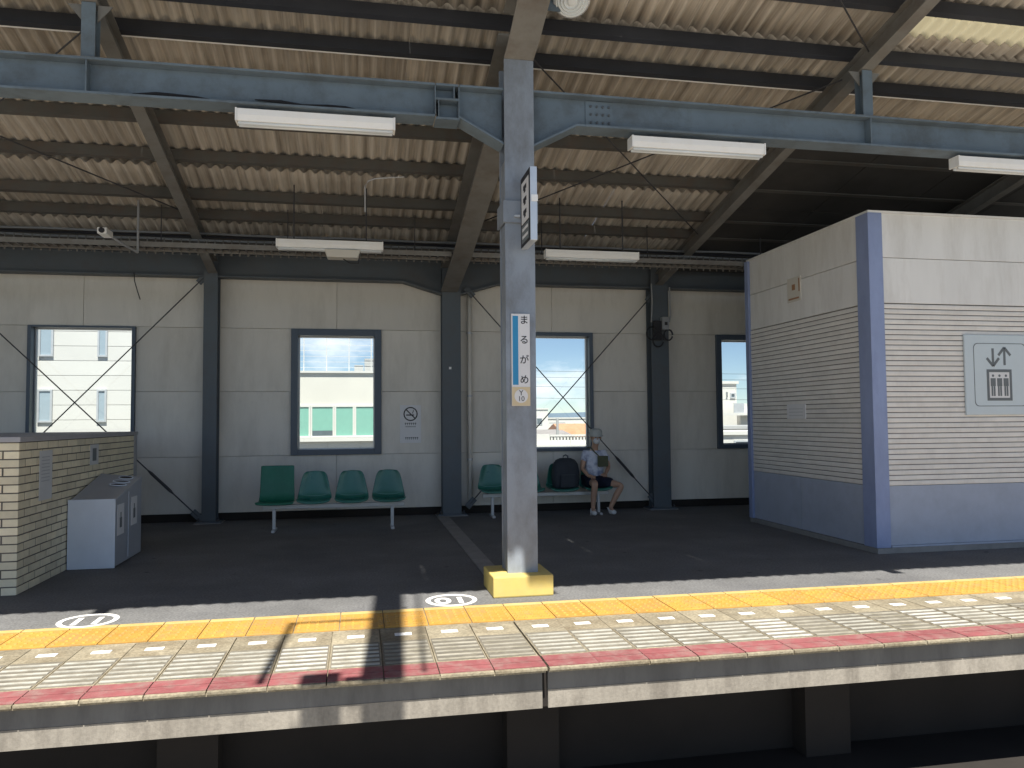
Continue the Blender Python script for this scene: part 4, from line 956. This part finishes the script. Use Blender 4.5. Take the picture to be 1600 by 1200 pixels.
house('house with a low grey-brown roof left of the orange-roofed house', 10.5, 15.9, 58, 66, .1, 'roof_grey', .5)
def block(lab, x0, x1, y0, y1, zt, m='bwhite', wins_=()):
    h = empty('flat_block', ((x0+x1)/2, y0, -7), lab, 'building', 'flat-roofed buildings beyond the platform')
    bx('wall', m, h, x0, x1, y0, y1, -7, zt); bx('parapet', m, h, x0-.1, x1+.1, y0-.1, y1+.1, zt+.001, zt+.15)
    for a in wins_: facade_window(h, *a, y0, 'pane_dark', 'frame_pale', .07)
    return h
block('slim white block rising at the left side of the person window', 20.0, 21.9, 90, 100, 2.6, wins_=((20.5, 21.2, .8, 1.6),))
block('wide white block far behind the orange-roofed house', 22.2, 34, 92, 104, 1.5, wins_=tuple((22.8+k*1.8, 23.6+k*1.8, .0, .8) for k in range(6)))
ft = block('near white flat-roofed building below the person window', 7.0, 14.0, 36, 44, .05)
fr_ = empty('roof_balustrade', (9.5, 36.2, .2), 'white slatted balustrade on the near flat roof outside the person window', 'railing')
for k in range(26): bx('baluster', 'bwhite', fr_, 8.95+k*.16, 9.03+k*.16, 36.2, 36.26, .202, .60)
bx('top_rail', 'bwhite', fr_, 8.9, 13.2, 36.17, 36.29, .601, .68)
bx('corner_pier', 'bwhite', fr_, 7.2, 8.88, 36.15, 36.6, .202, .70)
b4 = block('white stepped building seen at the left edge of the lift enclosure', 18.6, 20.5, 40, 48, 3.3, wins_=((19.86, 19.95, 2.55, 2.85), (20.1, 20.42, 2.5, 2.8)))
bx('lower_wing', 'bwhite', b4, 20.51, 22.5, 39.6, 46, -7, 2.2); bx('balcony_slab', 'bwhite', b4, 18.6, 22.6, 38.9, 39.59, 1.55, 1.68); bx('balcony_rail', 'frame_pale', b4, 19.8, 20.4, 38.95, 38.99, 1.681, 2.2)
b5 = block('grey low building below the white stepped building', 15.5, 19.5, 33, 37, .9, 'bgrey')
b6 = block('low white garage building nearest below the window by the lift', 14.2, 18.2, 29.5, 32.5, .72, wins_=((14.95, 15.8, .0, .5),))
for k, z in enumerate((2.55, 2.9, 3.15, 2.2)):
    tag(MB().tube([(5.0+j*2.5, 26+k*.5, z-.12*math.sin(math.pi*(j % 12)/12)) for j in range(25)], .006, 5).build('power_line', 'rod'), ('third-highest', 'second-highest', 'topmost', 'lowest')[k]+' of the thin power wires crossing the sky outside', 'wire', 'power wires outside')
up_ = empty('utility_pole', (14.6, 57, -7), 'slim utility pole standing before the low grey-brown roof', 'pole')
MB().tube([(14.6, 57, -7), (14.6, 57, 1.5)], .1, 10).build('shaft', 'bgrey', up_); bx('cross_arm', 'bgrey', up_, 14.0, 15.2, 56.95, 57.05, 1.1, 1.18)
